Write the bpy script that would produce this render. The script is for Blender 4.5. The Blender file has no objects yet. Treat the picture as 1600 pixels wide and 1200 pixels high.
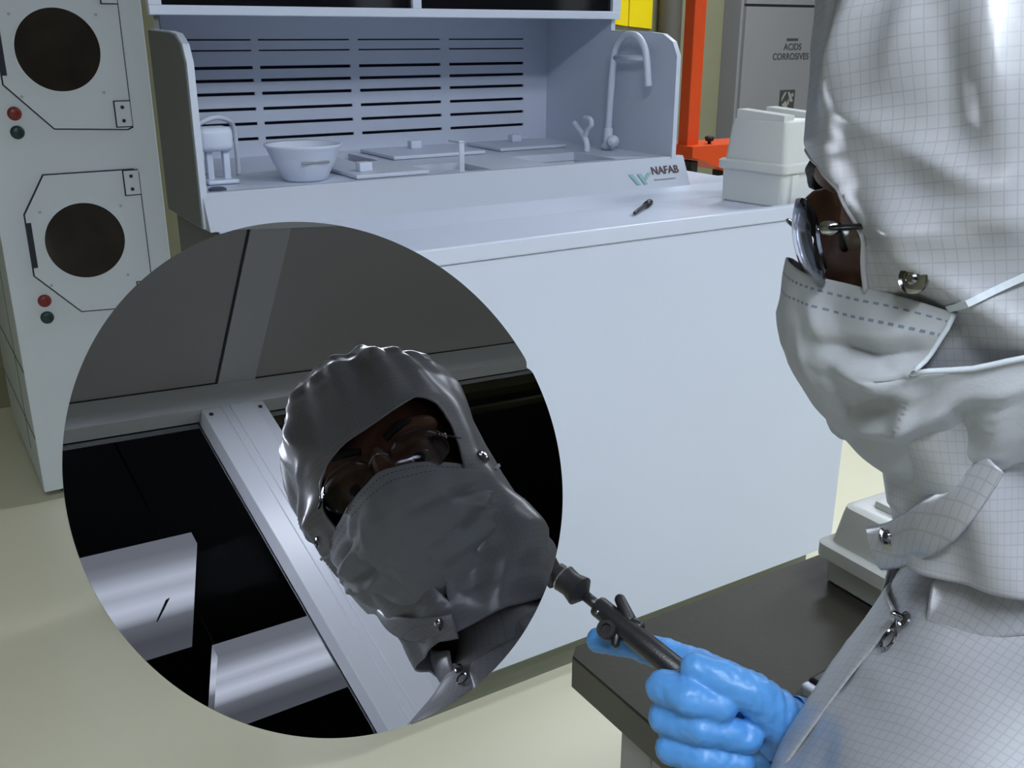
import bpy, bmesh, math, random
import numpy as np
from mathutils import Vector, Matrix, noise
from mathutils.bvhtree import BVHTree
random.seed(7)
scene = bpy.context.scene
COL = scene.collection
PI = math.pi

# ------------------------------------------------------------------ camera
FPX, CAMH = 1550.0, 1.3
TH, YAW = math.radians(19.4), math.radians(32)
Rv = Vector((math.cos(YAW), -math.sin(YAW), 0)); Fh = Vector((math.sin(YAW), math.cos(YAW), 0)); Zu = Vector((0, 0, 1))
Zc = Fh*math.cos(TH) - Zu*math.sin(TH); Dn = -(Fh*math.sin(TH) + Zu*math.cos(TH))
O = Vector((0, 0, CAMH))
def w(c): return Rv*c[0] + Dn*c[1] + Zc*c[2]
def W(c): return O + w(c)
def ray(px, py): return w(((px-800)/FPX, (py-600)/FPX, 1.0))
def pz(px, py, z): return O + ray(px, py)*z                     # point of the place at camera depth z
def onp(px, py, ax, val):
    d = ray(px, py); t = (val-O[ax])/d[ax]; return O + d*t
cam_d = bpy.data.cameras.new('camera'); cam = bpy.data.objects.new('camera', cam_d); COL.objects.link(cam)
cam_d.sensor_width = 36; cam_d.lens = 36*FPX/1600; cam_d.clip_start = .01
m3 = Matrix((Rv, -Dn, -Zc)).transposed()
cam.matrix_world = Matrix.Translation(O) @ m3.to_4x4()
scene.camera = cam

# ------------------------------------------------------------------ materials
def mat(name, col, rough=.5, metal=0., spec=.5, bump=0., bscale=300., var=0., vscale=8., emit=None, estr=0., trans=0., sss=0., coat=0.):
    m = bpy.data.materials.new(name); m.use_nodes = True
    nt = m.node_tree; b = nt.nodes['Principled BSDF']
    b.inputs['Base Color'].default_value = (*col, 1); b.inputs['Roughness'].default_value = rough
    b.inputs['Metallic'].default_value = metal; b.inputs['Specular IOR Level'].default_value = spec
    b.inputs['Transmission Weight'].default_value = trans; b.inputs['Coat Weight'].default_value = coat
    if sss: b.inputs['Subsurface Weight'].default_value = sss; b.inputs['Subsurface Radius'].default_value = (.02, .02, .02)
    if emit: b.inputs['Emission Color'].default_value = (*emit, 1); b.inputs['Emission Strength'].default_value = estr
    tc = nt.nodes.new('ShaderNodeTexCoord')
    if var:
        n = nt.nodes.new('ShaderNodeTexNoise'); n.inputs['Scale'].default_value = vscale; n.inputs['Detail'].default_value = 4
        nt.links.new(tc.outputs['Object'], n.inputs['Vector'])
        mr = nt.nodes.new('ShaderNodeMapRange'); mr.inputs['To Min'].default_value = 1-var; mr.inputs['To Max'].default_value = 1+var
        nt.links.new(n.outputs['Fac'], mr.inputs['Value'])
        mx = nt.nodes.new('ShaderNodeMix'); mx.data_type = 'RGBA'; mx.blend_type = 'MULTIPLY'; mx.inputs['Factor'].default_value = 1
        mx.inputs['A'].default_value = (*col, 1); nt.links.new(mr.outputs['Result'], mx.inputs['B'])
        nt.links.new(mx.outputs['Result'], b.inputs['Base Color'])
    if bump:
        n = nt.nodes.new('ShaderNodeTexNoise'); n.inputs['Scale'].default_value = bscale; n.inputs['Detail'].default_value = 3
        nt.links.new(tc.outputs['Object'], n.inputs['Vector'])
        bp = nt.nodes.new('ShaderNodeBump'); bp.inputs['Strength'].default_value = bump; bp.inputs['Distance'].default_value = .002
        nt.links.new(n.outputs['Fac'], bp.inputs['Height']); nt.links.new(bp.outputs['Normal'], b.inputs['Normal'])
    return m

def cloth_grid(name, col, line, use_uv, axes=None, pitch=(.005, .005), width=.06, strength=.3, warp=.012):
    """white cleanroom cloth woven with a fine grid of dark conductive threads"""
    m = bpy.data.materials.new(name); m.use_nodes = True
    nt = m.node_tree; N = nt.nodes; Lk = nt.links; b = N['Principled BSDF']
    b.inputs['Roughness'].default_value = .33; b.inputs['Specular IOR Level'].default_value = .95
    tc = N.new('ShaderNodeTexCoord')
    nz = N.new('ShaderNodeTexNoise'); nz.inputs['Scale'].default_value = 9; Lk.new(tc.outputs['Object'], nz.inputs['Vector'])
    outs = []
    if use_uv:
        sp = N.new('ShaderNodeSeparateXYZ'); Lk.new(tc.outputs['UV'], sp.inputs[0]); coords = [sp.outputs[0], sp.outputs[1]]
    else:
        coords = []
        at = N.new('ShaderNodeAttribute'); at.attribute_name = 'rest'
        for a in axes:
            vm = N.new('ShaderNodeVectorMath'); vm.operation = 'DOT_PRODUCT'; vm.inputs[1].default_value = a
            Lk.new(at.outputs['Vector'], vm.inputs[0])
            ad = N.new('ShaderNodeMath'); ad.operation = 'MULTIPLY_ADD'; ad.inputs[1].default_value = warp
            Lk.new(nz.outputs['Fac'], ad.inputs[0]); Lk.new(vm.outputs['Value'], ad.inputs[2]); coords.append(ad.outputs[0])
    for k, c in enumerate(coords):
        dv = N.new('ShaderNodeMath'); dv.operation = 'DIVIDE'; dv.inputs[1].default_value = pitch[k]; Lk.new(c, dv.inputs[0])
        fr = N.new('ShaderNodeMath'); fr.operation = 'FRACT'; Lk.new(dv.outputs[0], fr.inputs[0])
        s = N.new('ShaderNodeMath'); s.operation = 'SUBTRACT'; s.inputs[1].default_value = .5; Lk.new(fr.outputs[0], s.inputs[0])
        a = N.new('ShaderNodeMath'); a.operation = 'ABSOLUTE'; Lk.new(s.outputs[0], a.inputs[0])
        mr = N.new('ShaderNodeMapRange'); mr.inputs['From Min'].default_value = width*.6; mr.inputs['From Max'].default_value = width*1.6
        mr.inputs['To Min'].default_value = 1; mr.inputs['To Max'].default_value = 0; Lk.new(a.outputs[0], mr.inputs['Value']); outs.append(mr.outputs['Result'])
    mxm = N.new('ShaderNodeMath'); mxm.operation = 'MAXIMUM'; Lk.new(outs[0], mxm.inputs[0]); Lk.new(outs[1], mxm.inputs[1])
    mu = N.new('ShaderNodeMath'); mu.operation = 'MULTIPLY'; mu.inputs[1].default_value = strength; Lk.new(mxm.outputs[0], mu.inputs[0])
    mx = N.new('ShaderNodeMix'); mx.data_type = 'RGBA'; mx.inputs['A'].default_value = (*col, 1); mx.inputs['B'].default_value = (*line, 1)
    Lk.new(mu.outputs[0], mx.inputs['Factor']); Lk.new(mx.outputs['Result'], b.inputs['Base Color'])
    bp = N.new('ShaderNodeBump'); bp.inputs['Strength'].default_value = .25; bp.inputs['Distance'].default_value = .001
    n2 = N.new('ShaderNodeTexNoise'); n2.inputs['Scale'].default_value = 40; n2.inputs['Detail'].default_value = 3; Lk.new(tc.outputs['Object'], n2.inputs['Vector'])
    Lk.new(n2.outputs['Fac'], bp.inputs['Height']); Lk.new(bp.outputs['Normal'], b.inputs['Normal'])
    return m

def lens_nodes(m):
    nt = m.node_tree; nt.nodes.clear(); o = nt.nodes.new('ShaderNodeOutputMaterial')
    t = nt.nodes.new('ShaderNodeBsdfTransparent'); t.inputs[0].default_value = (.93, .95, .97, 1)
    g = nt.nodes.new('ShaderNodeBsdfGlossy'); g.inputs['Roughness'].default_value = .08; g.inputs[0].default_value = (.9, .92, .98, 1)
    lw = nt.nodes.new('ShaderNodeLayerWeight'); lw.inputs[0].default_value = .28
    mx = nt.nodes.new('ShaderNodeMixShader'); nt.links.new(lw.outputs['Fresnel'], mx.inputs[0]); nt.links.new(t.outputs[0], mx.inputs[1]); nt.links.new(g.outputs[0], mx.inputs[2]); nt.links.new(mx.outputs[0], o.inputs[0])
M = {}
def set_uv(me, uvs):
    uv = me.uv_layers.new(name='UVMap'); vi = np.empty(len(me.loops), dtype=np.int32); me.loops.foreach_get('vertex_index', vi)
    uv.data.foreach_set('uv', np.asarray(uvs, dtype=np.float32)[vi].ravel())
M['white_plastic'] = mat('white_polypropylene', (.62, .675, .80), .38, var=.03, vscale=3)
M['bench_in'] = mat('pale_blue_grey_polypropylene', (.56, .61, .72), .45, var=.03, vscale=3)
M['shade_sheet'] = mat('dark_grey_side_shade', (.155, .162, .17), .6)  # darker grey puts the shade of the bench's outer sides into the colour
M['fascia'] = mat('fascia_grey', (.43, .47, .55), .45)
M['bench_side'] = mat('grey_side_sheet', (.50, .52, .56), .5)
M['tower'] = mat('powder_coated_grey_white', (.80, .87, .94), .5, bump=.05, bscale=500, var=.03, vscale=4)
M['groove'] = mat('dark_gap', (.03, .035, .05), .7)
M['slotdark'] = mat('slot_shadow_plastic', (.06, .07, .12), .7)
M['blackglass'] = mat('dark_glass', (.008, .008, .01), .06)
M['porthole'] = mat('smoked_porthole_glass', (.035, .028, .022), .12, var=.6, vscale=9)
M['steel'] = mat('steel', (.6, .6, .6), .25, metal=1)
M['chrome'] = mat('chrome', (.36, .36, .38), .16, metal=1)
M['red'] = mat('red_button', (.25, .03, .03), .35)
M['green'] = mat('dark_green_button', (.02, .05, .05), .35)
M['black'] = mat('black_plastic', (.012, .012, .014), .38, bump=.1, bscale=900)
M['blackmatt'] = mat('matt_black', (.01, .01, .01), .6)
M['orange'] = mat('orange_paint', (.74, .075, .01), .4, var=.08)
M['yellow'] = mat('yellow_board', (.90, .68, .0), .5)
M['cabinet'] = mat('grey_cabinet_paint', (.25, .25, .265), .5, var=.04)
M['ink'] = mat('dark_ink', (.05, .055, .05), .7)
M['inkbrown'] = mat('brown_ink', (.09, .05, .06), .7)
M['teal'] = mat('teal_ink', (.22, .40, .42), .6)
M['signgrey'] = mat('sign_plate', (.33, .33, .32), .6)
M['wall'] = mat('olive_beige_wall', (.25, .245, .15), .8, var=.10, vscale=5)
M['ceiling'] = mat('ceiling_panel_grey', (.37, .37, .38), .8, bump=.1, bscale=200)
M['frame'] = mat('white_aluminium_frame', (.72, .75, .82), .26, spec=.5)
M['ceilstrip'] = mat('ceiling_strip', (.50, .51, .55), .6)
M['darkroom'] = mat('dark_room_paint', (.010, .010, .011), .9)
M['brownhead'] = mat('brown_header', (.055, .05, .02), .7)
M['tabletop'] = mat('grey_brown_laminate', (.046, .043, .033), .5, spec=.25, var=.18, vscale=160)
M['tableedge'] = mat('table_edge_band', (.12, .12, .10), .5, spec=.3)
M['tableleg'] = mat('table_leg_grey', (.38, .38, .39), .4)
M['boxplastic'] = mat('milky_translucent_plastic', (.74, .76, .74), .35, sss=.3, trans=.12)
M['skin'] = mat('brown_skin', (.19, .085, .052), .5, sss=.1, var=.12, vscale=60)
M['hair'] = mat('dark_hair', (.012, .009, .008), .6)
M['eyewhite'] = mat('eye', (.20, .16, .14), .2)
M['glove'] = mat('blue_nitrile', (.095, .32, .72), .42, bump=.25, bscale=120, sss=.05)
M['wafer'] = mat('polished_silicon', (.345, .345, .365), .0, metal=1)
M['lens'] = mat('spectacle_lens', (.97, .98, 1.0), .0, trans=1.0); lens_nodes(M['lens'])
M['pipe'] = mat('pipe_grey_brown', (.10, .092, .078), .6)
M['toekick'] = mat('toe_kick_grey_green', (.20, .21, .16), .6)
GC = (.435, .445, .475)
M['hood'] = cloth_grid('gridded_hood_cloth', GC, (.17, .18, .22), True, pitch=(.0036, .0048), strength=.30, width=.048)

def floor_mat():
    m = mat('cream_vinyl_floor', (.86, .83, .64), .20, spec=.5, var=.05, vscale=2)
    return m
M['floor'] = floor_mat()

def mask_mat():
    m = bpy.data.materials.new('nonwoven_mask'); m.use_nodes = True
    nt = m.node_tree; N = nt.nodes; Lk = nt.links; b = N['Principled BSDF']
    b.inputs['Roughness'].default_value = .8; b.inputs['Specular IOR Level'].default_value = .2
    tc = N.new('ShaderNodeTexCoord'); sp = N.new('ShaderNodeSeparateXYZ'); Lk.new(tc.outputs['UV'], sp.inputs[0])
    def math_(op, a, bv=None):
        n = N.new('ShaderNodeMath'); n.operation = op
        for i, x in enumerate((a, bv)):
            if x is None: continue
            if isinstance(x, (int, float)): n.inputs[i].default_value = x
            else: Lk.new(x, n.inputs[i])
        return n.outputs[0]
    v = sp.outputs[1]; u = sp.outputs[0]
    dash = math_('LESS_THAN', math_('FRACT', math_('DIVIDE', u, .0037)), .55)
    l1 = math_('LESS_THAN', math_('ABSOLUTE', math_('SUBTRACT', v, .055)), .0055)
    l2 = math_('LESS_THAN', math_('ABSOLUTE', math_('SUBTRACT', v, .125)), .0055)
    msk = math_('MULTIPLY', math_('MULTIPLY', dash, math_('MAXIMUM', l1, l2)), .75)
    mx = N.new('ShaderNodeMix'); mx.data_type = 'RGBA'; mx.inputs['A'].default_value = (.48, .50, .53, 1); mx.inputs['B'].default_value = (.12, .17, .28, 1)
    Lk.new(msk, mx.inputs['Factor']); Lk.new(mx.outputs['Result'], b.inputs['Base Color'])
    nz = N.new('ShaderNodeTexNoise'); nz.inputs['Scale'].default_value = 700; Lk.new(tc.outputs['Object'], nz.inputs['Vector'])
    bp = N.new('ShaderNodeBump'); bp.inputs['Strength'].default_value = .12; bp.inputs['Distance'].default_value = .001
    Lk.new(nz.outputs['Fac'], bp.inputs['Height']); Lk.new(bp.outputs['Normal'], b.inputs['Normal'])
    return m
M['mask'] = mask_mat()

# ------------------------------------------------------------------ object helpers
def settags(o, label=None, cat=None, group=None, kind=None):
    if label: o['label'] = label
    if cat: o['category'] = cat
    if group: o['group'] = group
    if kind: o['kind'] = kind
    return o
ORG = {}
def thing(name, loc, label, cat, group=None):
    o = bpy.data.objects.new(name, None); COL.objects.link(o); o.empty_display_size = .05
    o.location = loc; ORG[o.name] = Vector(loc)
    return settags(o, label, cat, group)
def link(name, me, parent=None, smooth=None, org=None):
    """me holds world coordinates; the mesh becomes ONE object"""
    if parent is not None: org = ORG[parent.name]
    elif org is None:
        co = np.array([v.co for v in me.vertices]); lo = co.min(0); hi = co.max(0)
        org = Vector(((lo[0]+hi[0])/2, (lo[1]+hi[1])/2, lo[2]))
    me.transform(Matrix.Translation(-org)); me.update()
    if smooth: me.polygons.foreach_set('use_smooth', [True]*len(me.polygons))
    o = bpy.data.objects.new(name, me); COL.objects.link(o)
    if parent is None: o.location = org
    else: o.parent = parent
    ORG[o.name] = org
    return o
def part(name, bm, m, parent=None, smooth=False, angle=None):
    me = bpy.data.meshes.new(name)
    bmesh.ops.recalc_face_normals(bm, faces=bm.faces[:])
    bm.to_mesh(me); bm.free()
    for x in (m if isinstance(m, (list, tuple)) else [m]): me.materials.append(M[x] if isinstance(x, str) else x)
    o = link(name, me, parent, smooth or angle is not None)
    if angle is not None:
        me.set_sharp_from_angle(angle=math.radians(angle))
    return o
def NB(): return bmesh.new()
def box(bm, x0, x1, y0, y1, z0, z1, bev=0., seg=2, mi=0, mtx=None):
    t = bmesh.new()
    r = bmesh.ops.create_cube(t, size=1)
    bmesh.ops.scale(t, vec=(x1-x0, y1-y0, z1-z0), verts=t.verts)
    bmesh.ops.translate(t, vec=((x0+x1)/2, (y0+y1)/2, (z0+z1)/2), verts=t.verts)
    if bev: bmesh.ops.bevel(t, geom=t.edges[:], offset=bev, segments=seg, affect='EDGES', profile=.5)
    merge(bm, t, mtx, mi)
def merge(bm, t, mtx=None, mi=0):
    if mtx is not None: bmesh.ops.transform(t, matrix=mtx, verts=t.verts)
    mp = {v: bm.verts.new(v.co) for v in t.verts}
    for f in t.faces:
        try:
            nf = bm.faces.new([mp[v] for v in f.verts]); nf.material_index = mi if mi else f.material_index; nf.smooth = f.smooth
        except ValueError: pass
    t.free()
def frame_z(d):
    d = Vector(d).normalized(); a = Vector((0, 0, 1)) if abs(d.z) < .9 else Vector((1, 0, 0))
    x = a.cross(d).normalized(); y = d.cross(x); return x, y, d
def lathe(bm, p, d, prof, n=32, mi=0, cap=True):
    """prof: (distance along d, radius) pairs"""
    x, y, d = frame_z(d); p = Vector(p); rings = []
    for (h, r) in prof:
        rings.append([bm.verts.new(p + d*h + (x*math.cos(2*PI*k/n) + y*math.sin(2*PI*k/n))*r) for k in range(n)])
    for a, b in zip(rings, rings[1:]):
        for k in range(n):
            f = bm.faces.new((a[k], a[(k+1) % n], b[(k+1) % n], b[k])); f.material_index = mi
    if cap:
        for rr in (rings[0][::-1], rings[-1]):
            f = bm.faces.new(rr); f.material_index = mi
def tube(bm, pts, r, n=10, mi=0):
    pts = [Vector(p) for p in pts]; rs = r if isinstance(r, (list, tuple)) else [r]*len(pts)
    rings = []; px = None
    for i, p in enumerate(pts):
        d = (pts[min(i+1, len(pts)-1)] - pts[max(i-1, 0)]).normalized()
        if px is None: x, y, _ = frame_z(d)
        else:
            x = (px - d*px.dot(d)).normalized(); y = d.cross(x)
        px = x
        rings.append([bm.verts.new(p + (x*math.cos(2*PI*k/n) + y*math.sin(2*PI*k/n))*rs[i]) for k in range(n)])
    for a, b in zip(rings, rings[1:]):
        for k in range(n):
            f = bm.faces.new((a[k], a[(k+1) % n], b[(k+1) % n], b[k])); f.material_index = mi; f.smooth = True
    bm.faces.new(rings[0][::-1]).material_index = mi; bm.faces.new(rings[-1]).material_index = mi
def spline(pts, n=8):
    P = [Vector(p) for p in pts]; out = []
    for i in range(len(P)-1):
        p0 = P[max(i-1, 0)]; p1 = P[i]; p2 = P[i+1]; p3 = P[min(i+2, len(P)-1)]
        for k in range(n):
            t = k/n
            out.append(.5*((2*p1) + (p2-p0)*t + (2*p0-5*p1+4*p2-p3)*t*t + (-p0+3*p1-3*p2+p3)*t**3))
    return out + [P[-1]]
def prism(bm, pts, off, mi=0):
    """closed outline extruded by the vector off"""
    a = [bm.verts.new(p) for p in pts]; b = [bm.verts.new(Vector(p)+Vector(off)) for p in pts]
    n = len(a); fs = [bm.faces.new(a[::-1]), bm.faces.new(b)]
    for k in range(n): fs.append(bm.faces.new((a[k], a[(k+1) % n], b[(k+1) % n], b[k])))
    for f in fs: f.material_index = mi
def capsule(bm, p, q, r0, r1, n=16, k=5):
    p = Vector(p); q = Vector(q); d = q-p; L = d.length
    if L < 1e-6: d = Vector((0, 0, 1)); L = 1e-6
    prof = [(-r0*math.cos(a), r0*math.sin(a)) for a in [PI/2*(i+.35)/k for i in range(k)]] + [(0, r0), (L, r1)] + \
           [(L + r1*math.sin(a), r1*math.cos(a)) for a in [PI/2*(i+1)/(k+.35) for i in range(k)]]
    lathe(bm, p, d, prof, n)
def ellipsoid(bm, c, ax, n=24):
    """ax: three axis vectors"""
    t = bmesh.new(); bmesh.ops.create_uvsphere(t, u_segments=n, v_segments=n//2, radius=1)
    m = Matrix((ax[0], ax[1], ax[2])).transposed().to_4x4(); m.translation = Vector(c); merge(bm, t, m)
def remeshed(bm, voxel, smooth_it=4, name='tmp', fac=.5):
    me = bpy.data.meshes.new(name); bmesh.ops.recalc_face_normals(bm, faces=bm.faces[:]); bm.to_mesh(me); bm.free()
    o = bpy.data.objects.new(name, me); COL.objects.link(o)
    r = o.modifiers.new('r', 'REMESH'); r.mode = 'VOXEL'; r.voxel_size = voxel
    if smooth_it:
        s = o.modifiers.new('s', 'SMOOTH'); s.iterations = smooth_it; s.factor = fac
    bpy.context.view_layer.update()
    dg = bpy.context.evaluated_depsgraph_get(); out = bpy.data.meshes.new_from_object(o.evaluated_get(dg))
    bpy.data.objects.remove(o); bpy.data.meshes.remove(me)
    return out
def modded(me, mods):
    """mesh after modifiers [(type, {settings})]"""
    o = bpy.data.objects.new('tmp', me); COL.objects.link(o)
    for t, kw in mods:
        md = o.modifiers.new(t, t)
        for k, v in kw.items(): setattr(md, k, v)
    bpy.context.view_layer.update()
    dg = bpy.context.evaluated_depsgraph_get(); out = bpy.data.meshes.new_from_object(o.evaluated_get(dg))
    bpy.data.objects.remove(o)
    return out
def text_mesh(s, size, p, xdir, ydir, depth=.0006, bold=0.):
    cu = bpy.data.curves.new('t', 'FONT'); cu.body = s; cu.size = size; cu.align_x = 'CENTER'; cu.extrude = depth; cu.offset = bold
    o = bpy.data.objects.new('t', cu); COL.objects.link(o); bpy.context.view_layer.update()
    dg = bpy.context.evaluated_depsgraph_get(); me = bpy.data.meshes.new_from_object(o.evaluated_get(dg)); bpy.data.objects.remove(o)
    x = Vector(xdir).normalized(); y = Vector(ydir).normalized(); z = x.cross(y)
    m = Matrix((x, y, z)).transposed().to_4x4(); m.translation = Vector(p); me.transform(m)
    return me
def text_part(name, s, size, p, xdir, ydir, m, parent, bold=0.):
    me = text_mesh(s, size, p, xdir, ydir, bold=bold); me.materials.append(M[m]); return link(name, me, parent)
EXPO = 0.2
# ================================================================== the room
XL, XR, YBK, YFR, ZC = -2.2, 5.2, 3.9, -.98, 2.712
def structure(name, bm, m, smooth=False):
    o = part(name, bm, m, None, smooth); o['kind'] = 'structure'; return o
b = NB(); box(b, XL-.1, XR+.1, YFR-3.2, YBK+.1, -.1, 0); structure('floor', b, 'floor')
b = NB(); box(b, XL-.1, XR+.1, YFR-.06, YBK+.1, ZC, ZC+.1)
structure('ceiling', b, 'ceiling')
b = NB(); box(b, 1.036, 1.15, YFR+.012, YBK, ZC-.006, ZC-.0005, .001); box(b, 1.030, 1.036, YFR+.012, YBK, ZC-.003, ZC-.0005, mi=1); structure('trim_1', b, ['ceilstrip', 'groove'])
b = NB()
for x in (-1.4, -.2, 2.3, 3.5): box(b, x-.02, x+.02, YFR+.062, YBK, ZC-.006, ZC-.0005)
structure('trim_2', b, 'ceiling')
b = NB(); box(b, XL-.1, XR+.1, YBK, YBK+.1, 0, ZC); structure('wall_back', b, 'wall')
b = NB(); box(b, XL-.1, XL, YFR-.06, YBK, 0, ZC); structure('wall_left', b, 'wall')
b = NB(); box(b, XR, XR+.1, YFR-.06, YBK, 0, ZC); structure('wall_right', b, 'wall')
# window wall behind the camera: sill wall, header, mullions; dark corridor beyond
b = NB(); box(b, XL-.1, XR+.1, YFR-.06, YFR, 0, .95)
structure('wall_front', b, 'frame')
b = NB(); box(b, XL, XR, YFR-.06, YFR+.012, 2.615, ZC)
box(b, XL, XR, YFR+.012, YFR+.0135, ZC-.005, ZC-.001, mi=1)
structure('trim_3', b, ['frame', 'groove'])
mull = [(-1.6, -1.42), (-.32, -.14), (.952, 1.132), (2.23, 2.41), (3.5, 3.68)]
for i, (a, c) in enumerate(mull):
    b = NB(); box(b, a, c, YFR-.05, YFR+.012, .95, 2.615, .002)
    box(b, a+.055, c-.055, YFR, YFR+.0150, .95, 2.613, .001)
    box(b, a+.078, c-.032, YFR, YFR+.0190, .95, 2.611, .0015)
    for k in range(2): lathe(b, (c-.018 if k % 2 else a+.018, YFR+.012, 2.59), (0, 1, 0), [(0, .006), (.0015, .006), (.002, .004)], 12, 1)
    o = structure('trim_%d' % (i+4), b, ['frame', 'groove'])
edges = [XL] + [v for ac in mull for v in ac] + [XR]
wins = [(edges[i], edges[i+1]) for i in range(0, len(edges), 2)]
pane_m = mat('window_glass', (.9, .9, .92), .02, spec=.3)
_b = pane_m.node_tree.nodes['Principled BSDF']; _b.inputs['Transmission Weight'].default_value = 1; _b.inputs['IOR'].default_value = 1.02
for i, (a, c) in enumerate(wins):
    b = NB(); box(b, a, c, YFR-.042, YFR-.036, .95, 2.615)
    o = part('window_%d' % (i+1), b, pane_m); o['kind'] = 'structure'
# dark corridor beyond the panes
b = NB(); box(b, XL-.1, XR+.1, YFR-3.2, YFR-3.1, 0, 3.4); structure('wall_corridor', b, 'darkroom')
b = NB(); box(b, XL-.1, XR+.1, YFR-3.1, YFR-.06, 3.3, 3.4); structure('ceiling_corridor', b, 'darkroom')
b = NB(); box(b, XL-.2, XL-.1, YFR-3.1, YFR-.06, 0, 3.3); box(b, XR+.1, XR+.2, YFR-3.1, YFR-.06, 0, 3.3)
box(b, XL-.1, XR+.1, YFR-.07, YFR-.06, 2.72, 3.3)
structure('wall_corridor_end', b, 'darkroom')
b = NB(); box(b, 1.14, XR, YFR-.10, YFR-.062, 2.575, 2.614); box(b, 1.14, XR, YFR-.09, YFR-.065, 2.50, 2.512); structure('trim_12', b, 'brownhead')
b = NB(); box(b, XL-.1, XR+.1, YFR-3.1, YFR-.06, 0, .004); structure('floor_corridor', b, 'darkroom')

# sloping luminaires that hang in the dark corridor
def slope_z(Y): return 2.65 + .2814*(Y+1.588)
lamp_m = bpy.data.materials.new('corridor_diffuser'); lamp_m.use_nodes = True
def lamp_nodes():
    nt = lamp_m.node_tree; N = nt.nodes; Lk = nt.links
    b = N['Principled BSDF']; b.inputs['Base Color'].default_value = (.05, .05, .06, 1)
    tc = N.new('ShaderNodeTexCoord'); sp = N.new('ShaderNodeSeparateXYZ'); Lk.new(tc.outputs['UV'], sp.inputs[0])
    cr = N.new('ShaderNodeValToRGB'); e = cr.color_ramp.elements
    stops = [(0, .28), (.10, .40), (.25, .90), (.34, .72), (.46, 1.0), (.56, .72), (.64, .24), (.82, .13), (1, .09)]
    e[0].position = 0; e[0].color = (.28,)*3+(1,); e[1].position = 1; e[1].color = (.15,)*3+(1,)
    for p, v in stops[1:-1]:
        x = e.new(p); x.color = (v, v, v, 1)
    Lk.new(sp.outputs[1], cr.inputs[0])
    mx = N.new('ShaderNodeMix'); mx.data_type = 'RGBA'; mx.blend_type = 'MULTIPLY'; mx.inputs['Factor'].default_value = 1
    mx.inputs['B'].default_value = (.80, .88, 1.0, 1); Lk.new(cr.outputs[0], mx.inputs['A'])
    Lk.new(mx.outputs['Result'], b.inputs['Emission Color']); b.inputs['Emission Strength'].default_value = LAMP_E
LAMP_E = 1.5
lamp_nodes()
def corridor_lamp(x0, x1, ya, yb, label, dark=False):
    r = thing('ceiling_luminaire', ((x0+x1)/2, (ya+yb)/2, slope_z((ya+yb)/2)), label, 'ceiling light', 'luminaires behind the dark windows')
    me = bpy.data.meshes.new('diffuser')
    n = 12; vs = []; fs = []; 
    for j in range(n+1):
        t = j/n; Y = ya + (yb-ya)*t
        for X in (x0, x1): vs.append((X, Y, slope_z(Y)))
    for j in range(n): fs.append((2*j, 2*j+1, 2*j+3, 2*j+2))
    # trough thickness
    k = len(vs)
    for j in (0, n):
        Y = ya if j == 0 else yb
        for X in (x0, x1): vs.append((X, Y, slope_z(Y)+.05))
    fs += [(k, k+1, 1, 0), (2*n, 2*n+1, k+3, k+2), (k, k+2, k+3, k+1)]
    me.from_pydata(vs, [], fs); uv = me.uv_layers.new(name='UVMap')
    for lp in me.loops:
        v = me.vertices[lp.vertex_index].co
        uv.data[lp.index].uv = ((v.x-x0)/(x1-x0), min(1, max(0, (v.y-ya)/(yb-ya))))
    me.materials.append(lamp_m); link('diffuser', me, r)
    for X in (x0+.05, x1-.05):
        b = NB(); tube(b, [(X, ya-.1, slope_z(ya-.1)+.03), (X, ya-.1, 3.31)], .004, 8); part('hanger', b, 'darkroom', r)
    return r
LAMP_SPEC = True

# room luminaires (recessed troffers in the ceiling)
def troffer(x0, x1, y0, y1, label, power):
    r = thing('ceiling_luminaire', ((x0+x1)/2, (y0+y1)/2, ZC-.05), label, 'ceiling light', 'troffers in the room ceiling')
    b = NB(); t = .025
    box(b, x0-t, x1+t, y0-t, y0, ZC-.045, ZC+.004); box(b, x0-t, x1+t, y1, y1+t, ZC-.045, ZC+.004)
    box(b, x0-t, x0, y0, y1, ZC-.045, ZC+.004); box(b, x1, x1+t, y0, y1, ZC-.045, ZC+.004)
    part('housing', b, 'frame', r)
    b = NB(); box(b, x0, x1, y0, y1, ZC-.030, ZC-.026); part('diffuser', b, 'lampwhite', r)
    ld = bpy.data.lights.new('troffer_light', 'AREA'); ld.shape = 'RECTANGLE'; ld.size = x1-x0; ld.size_y = y1-y0
    ld.energy = power; ld.color = (.84, .91, 1.0); lo = bpy.data.objects.new('troffer_light', ld); COL.objects.link(lo)
    lo.location = (0, 0, .05-.034); lo.parent = r
M['lampwhite'] = mat('lit_diffuser', (.8, .8, .8), .6, emit=(.84, .91, 1.0), estr=4.0)

# ================================================================== wet bench
HX0, HX1, HY0, HY1 = .484, 1.566, 1.80, 2.33
DZ, WZ = .967, 1.032
bench = thing('wet_bench', (1.15, 1.85, 0), 'white plastic wet bench with slotted back wall, open sinks and a broad blank front', 'wet bench')
b = NB(); box(b, .66, 1.835, 1.44, 2.34, .10, DZ-.03, .004)
box(b, .490, .662, 1.72, 2.05, .10, DZ-.03)
part('base_cabinet', b, 'white_plastic', bench)
b = NB(); box(b, .4855, .4895, 1.74, 2.048, .10, DZ-.004); part('side_shade_sheet', b, 'shade_sheet', bench)  # thin added sheet, coloured dark for the shaded left side
b = NB(); box(b, .70, 1.82, 1.50, 2.32, 0, .101); part('toe_kick', b, 'toekick', bench)
b = NB()                                               # shallow tray deck with a raised front rim
box(b, .49, 1.835, 1.44, 2.05, DZ-.03, DZ-.012, .002); box(b, .56, 1.835, 2.045, 2.34, DZ-.03, DZ-.012)
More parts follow.
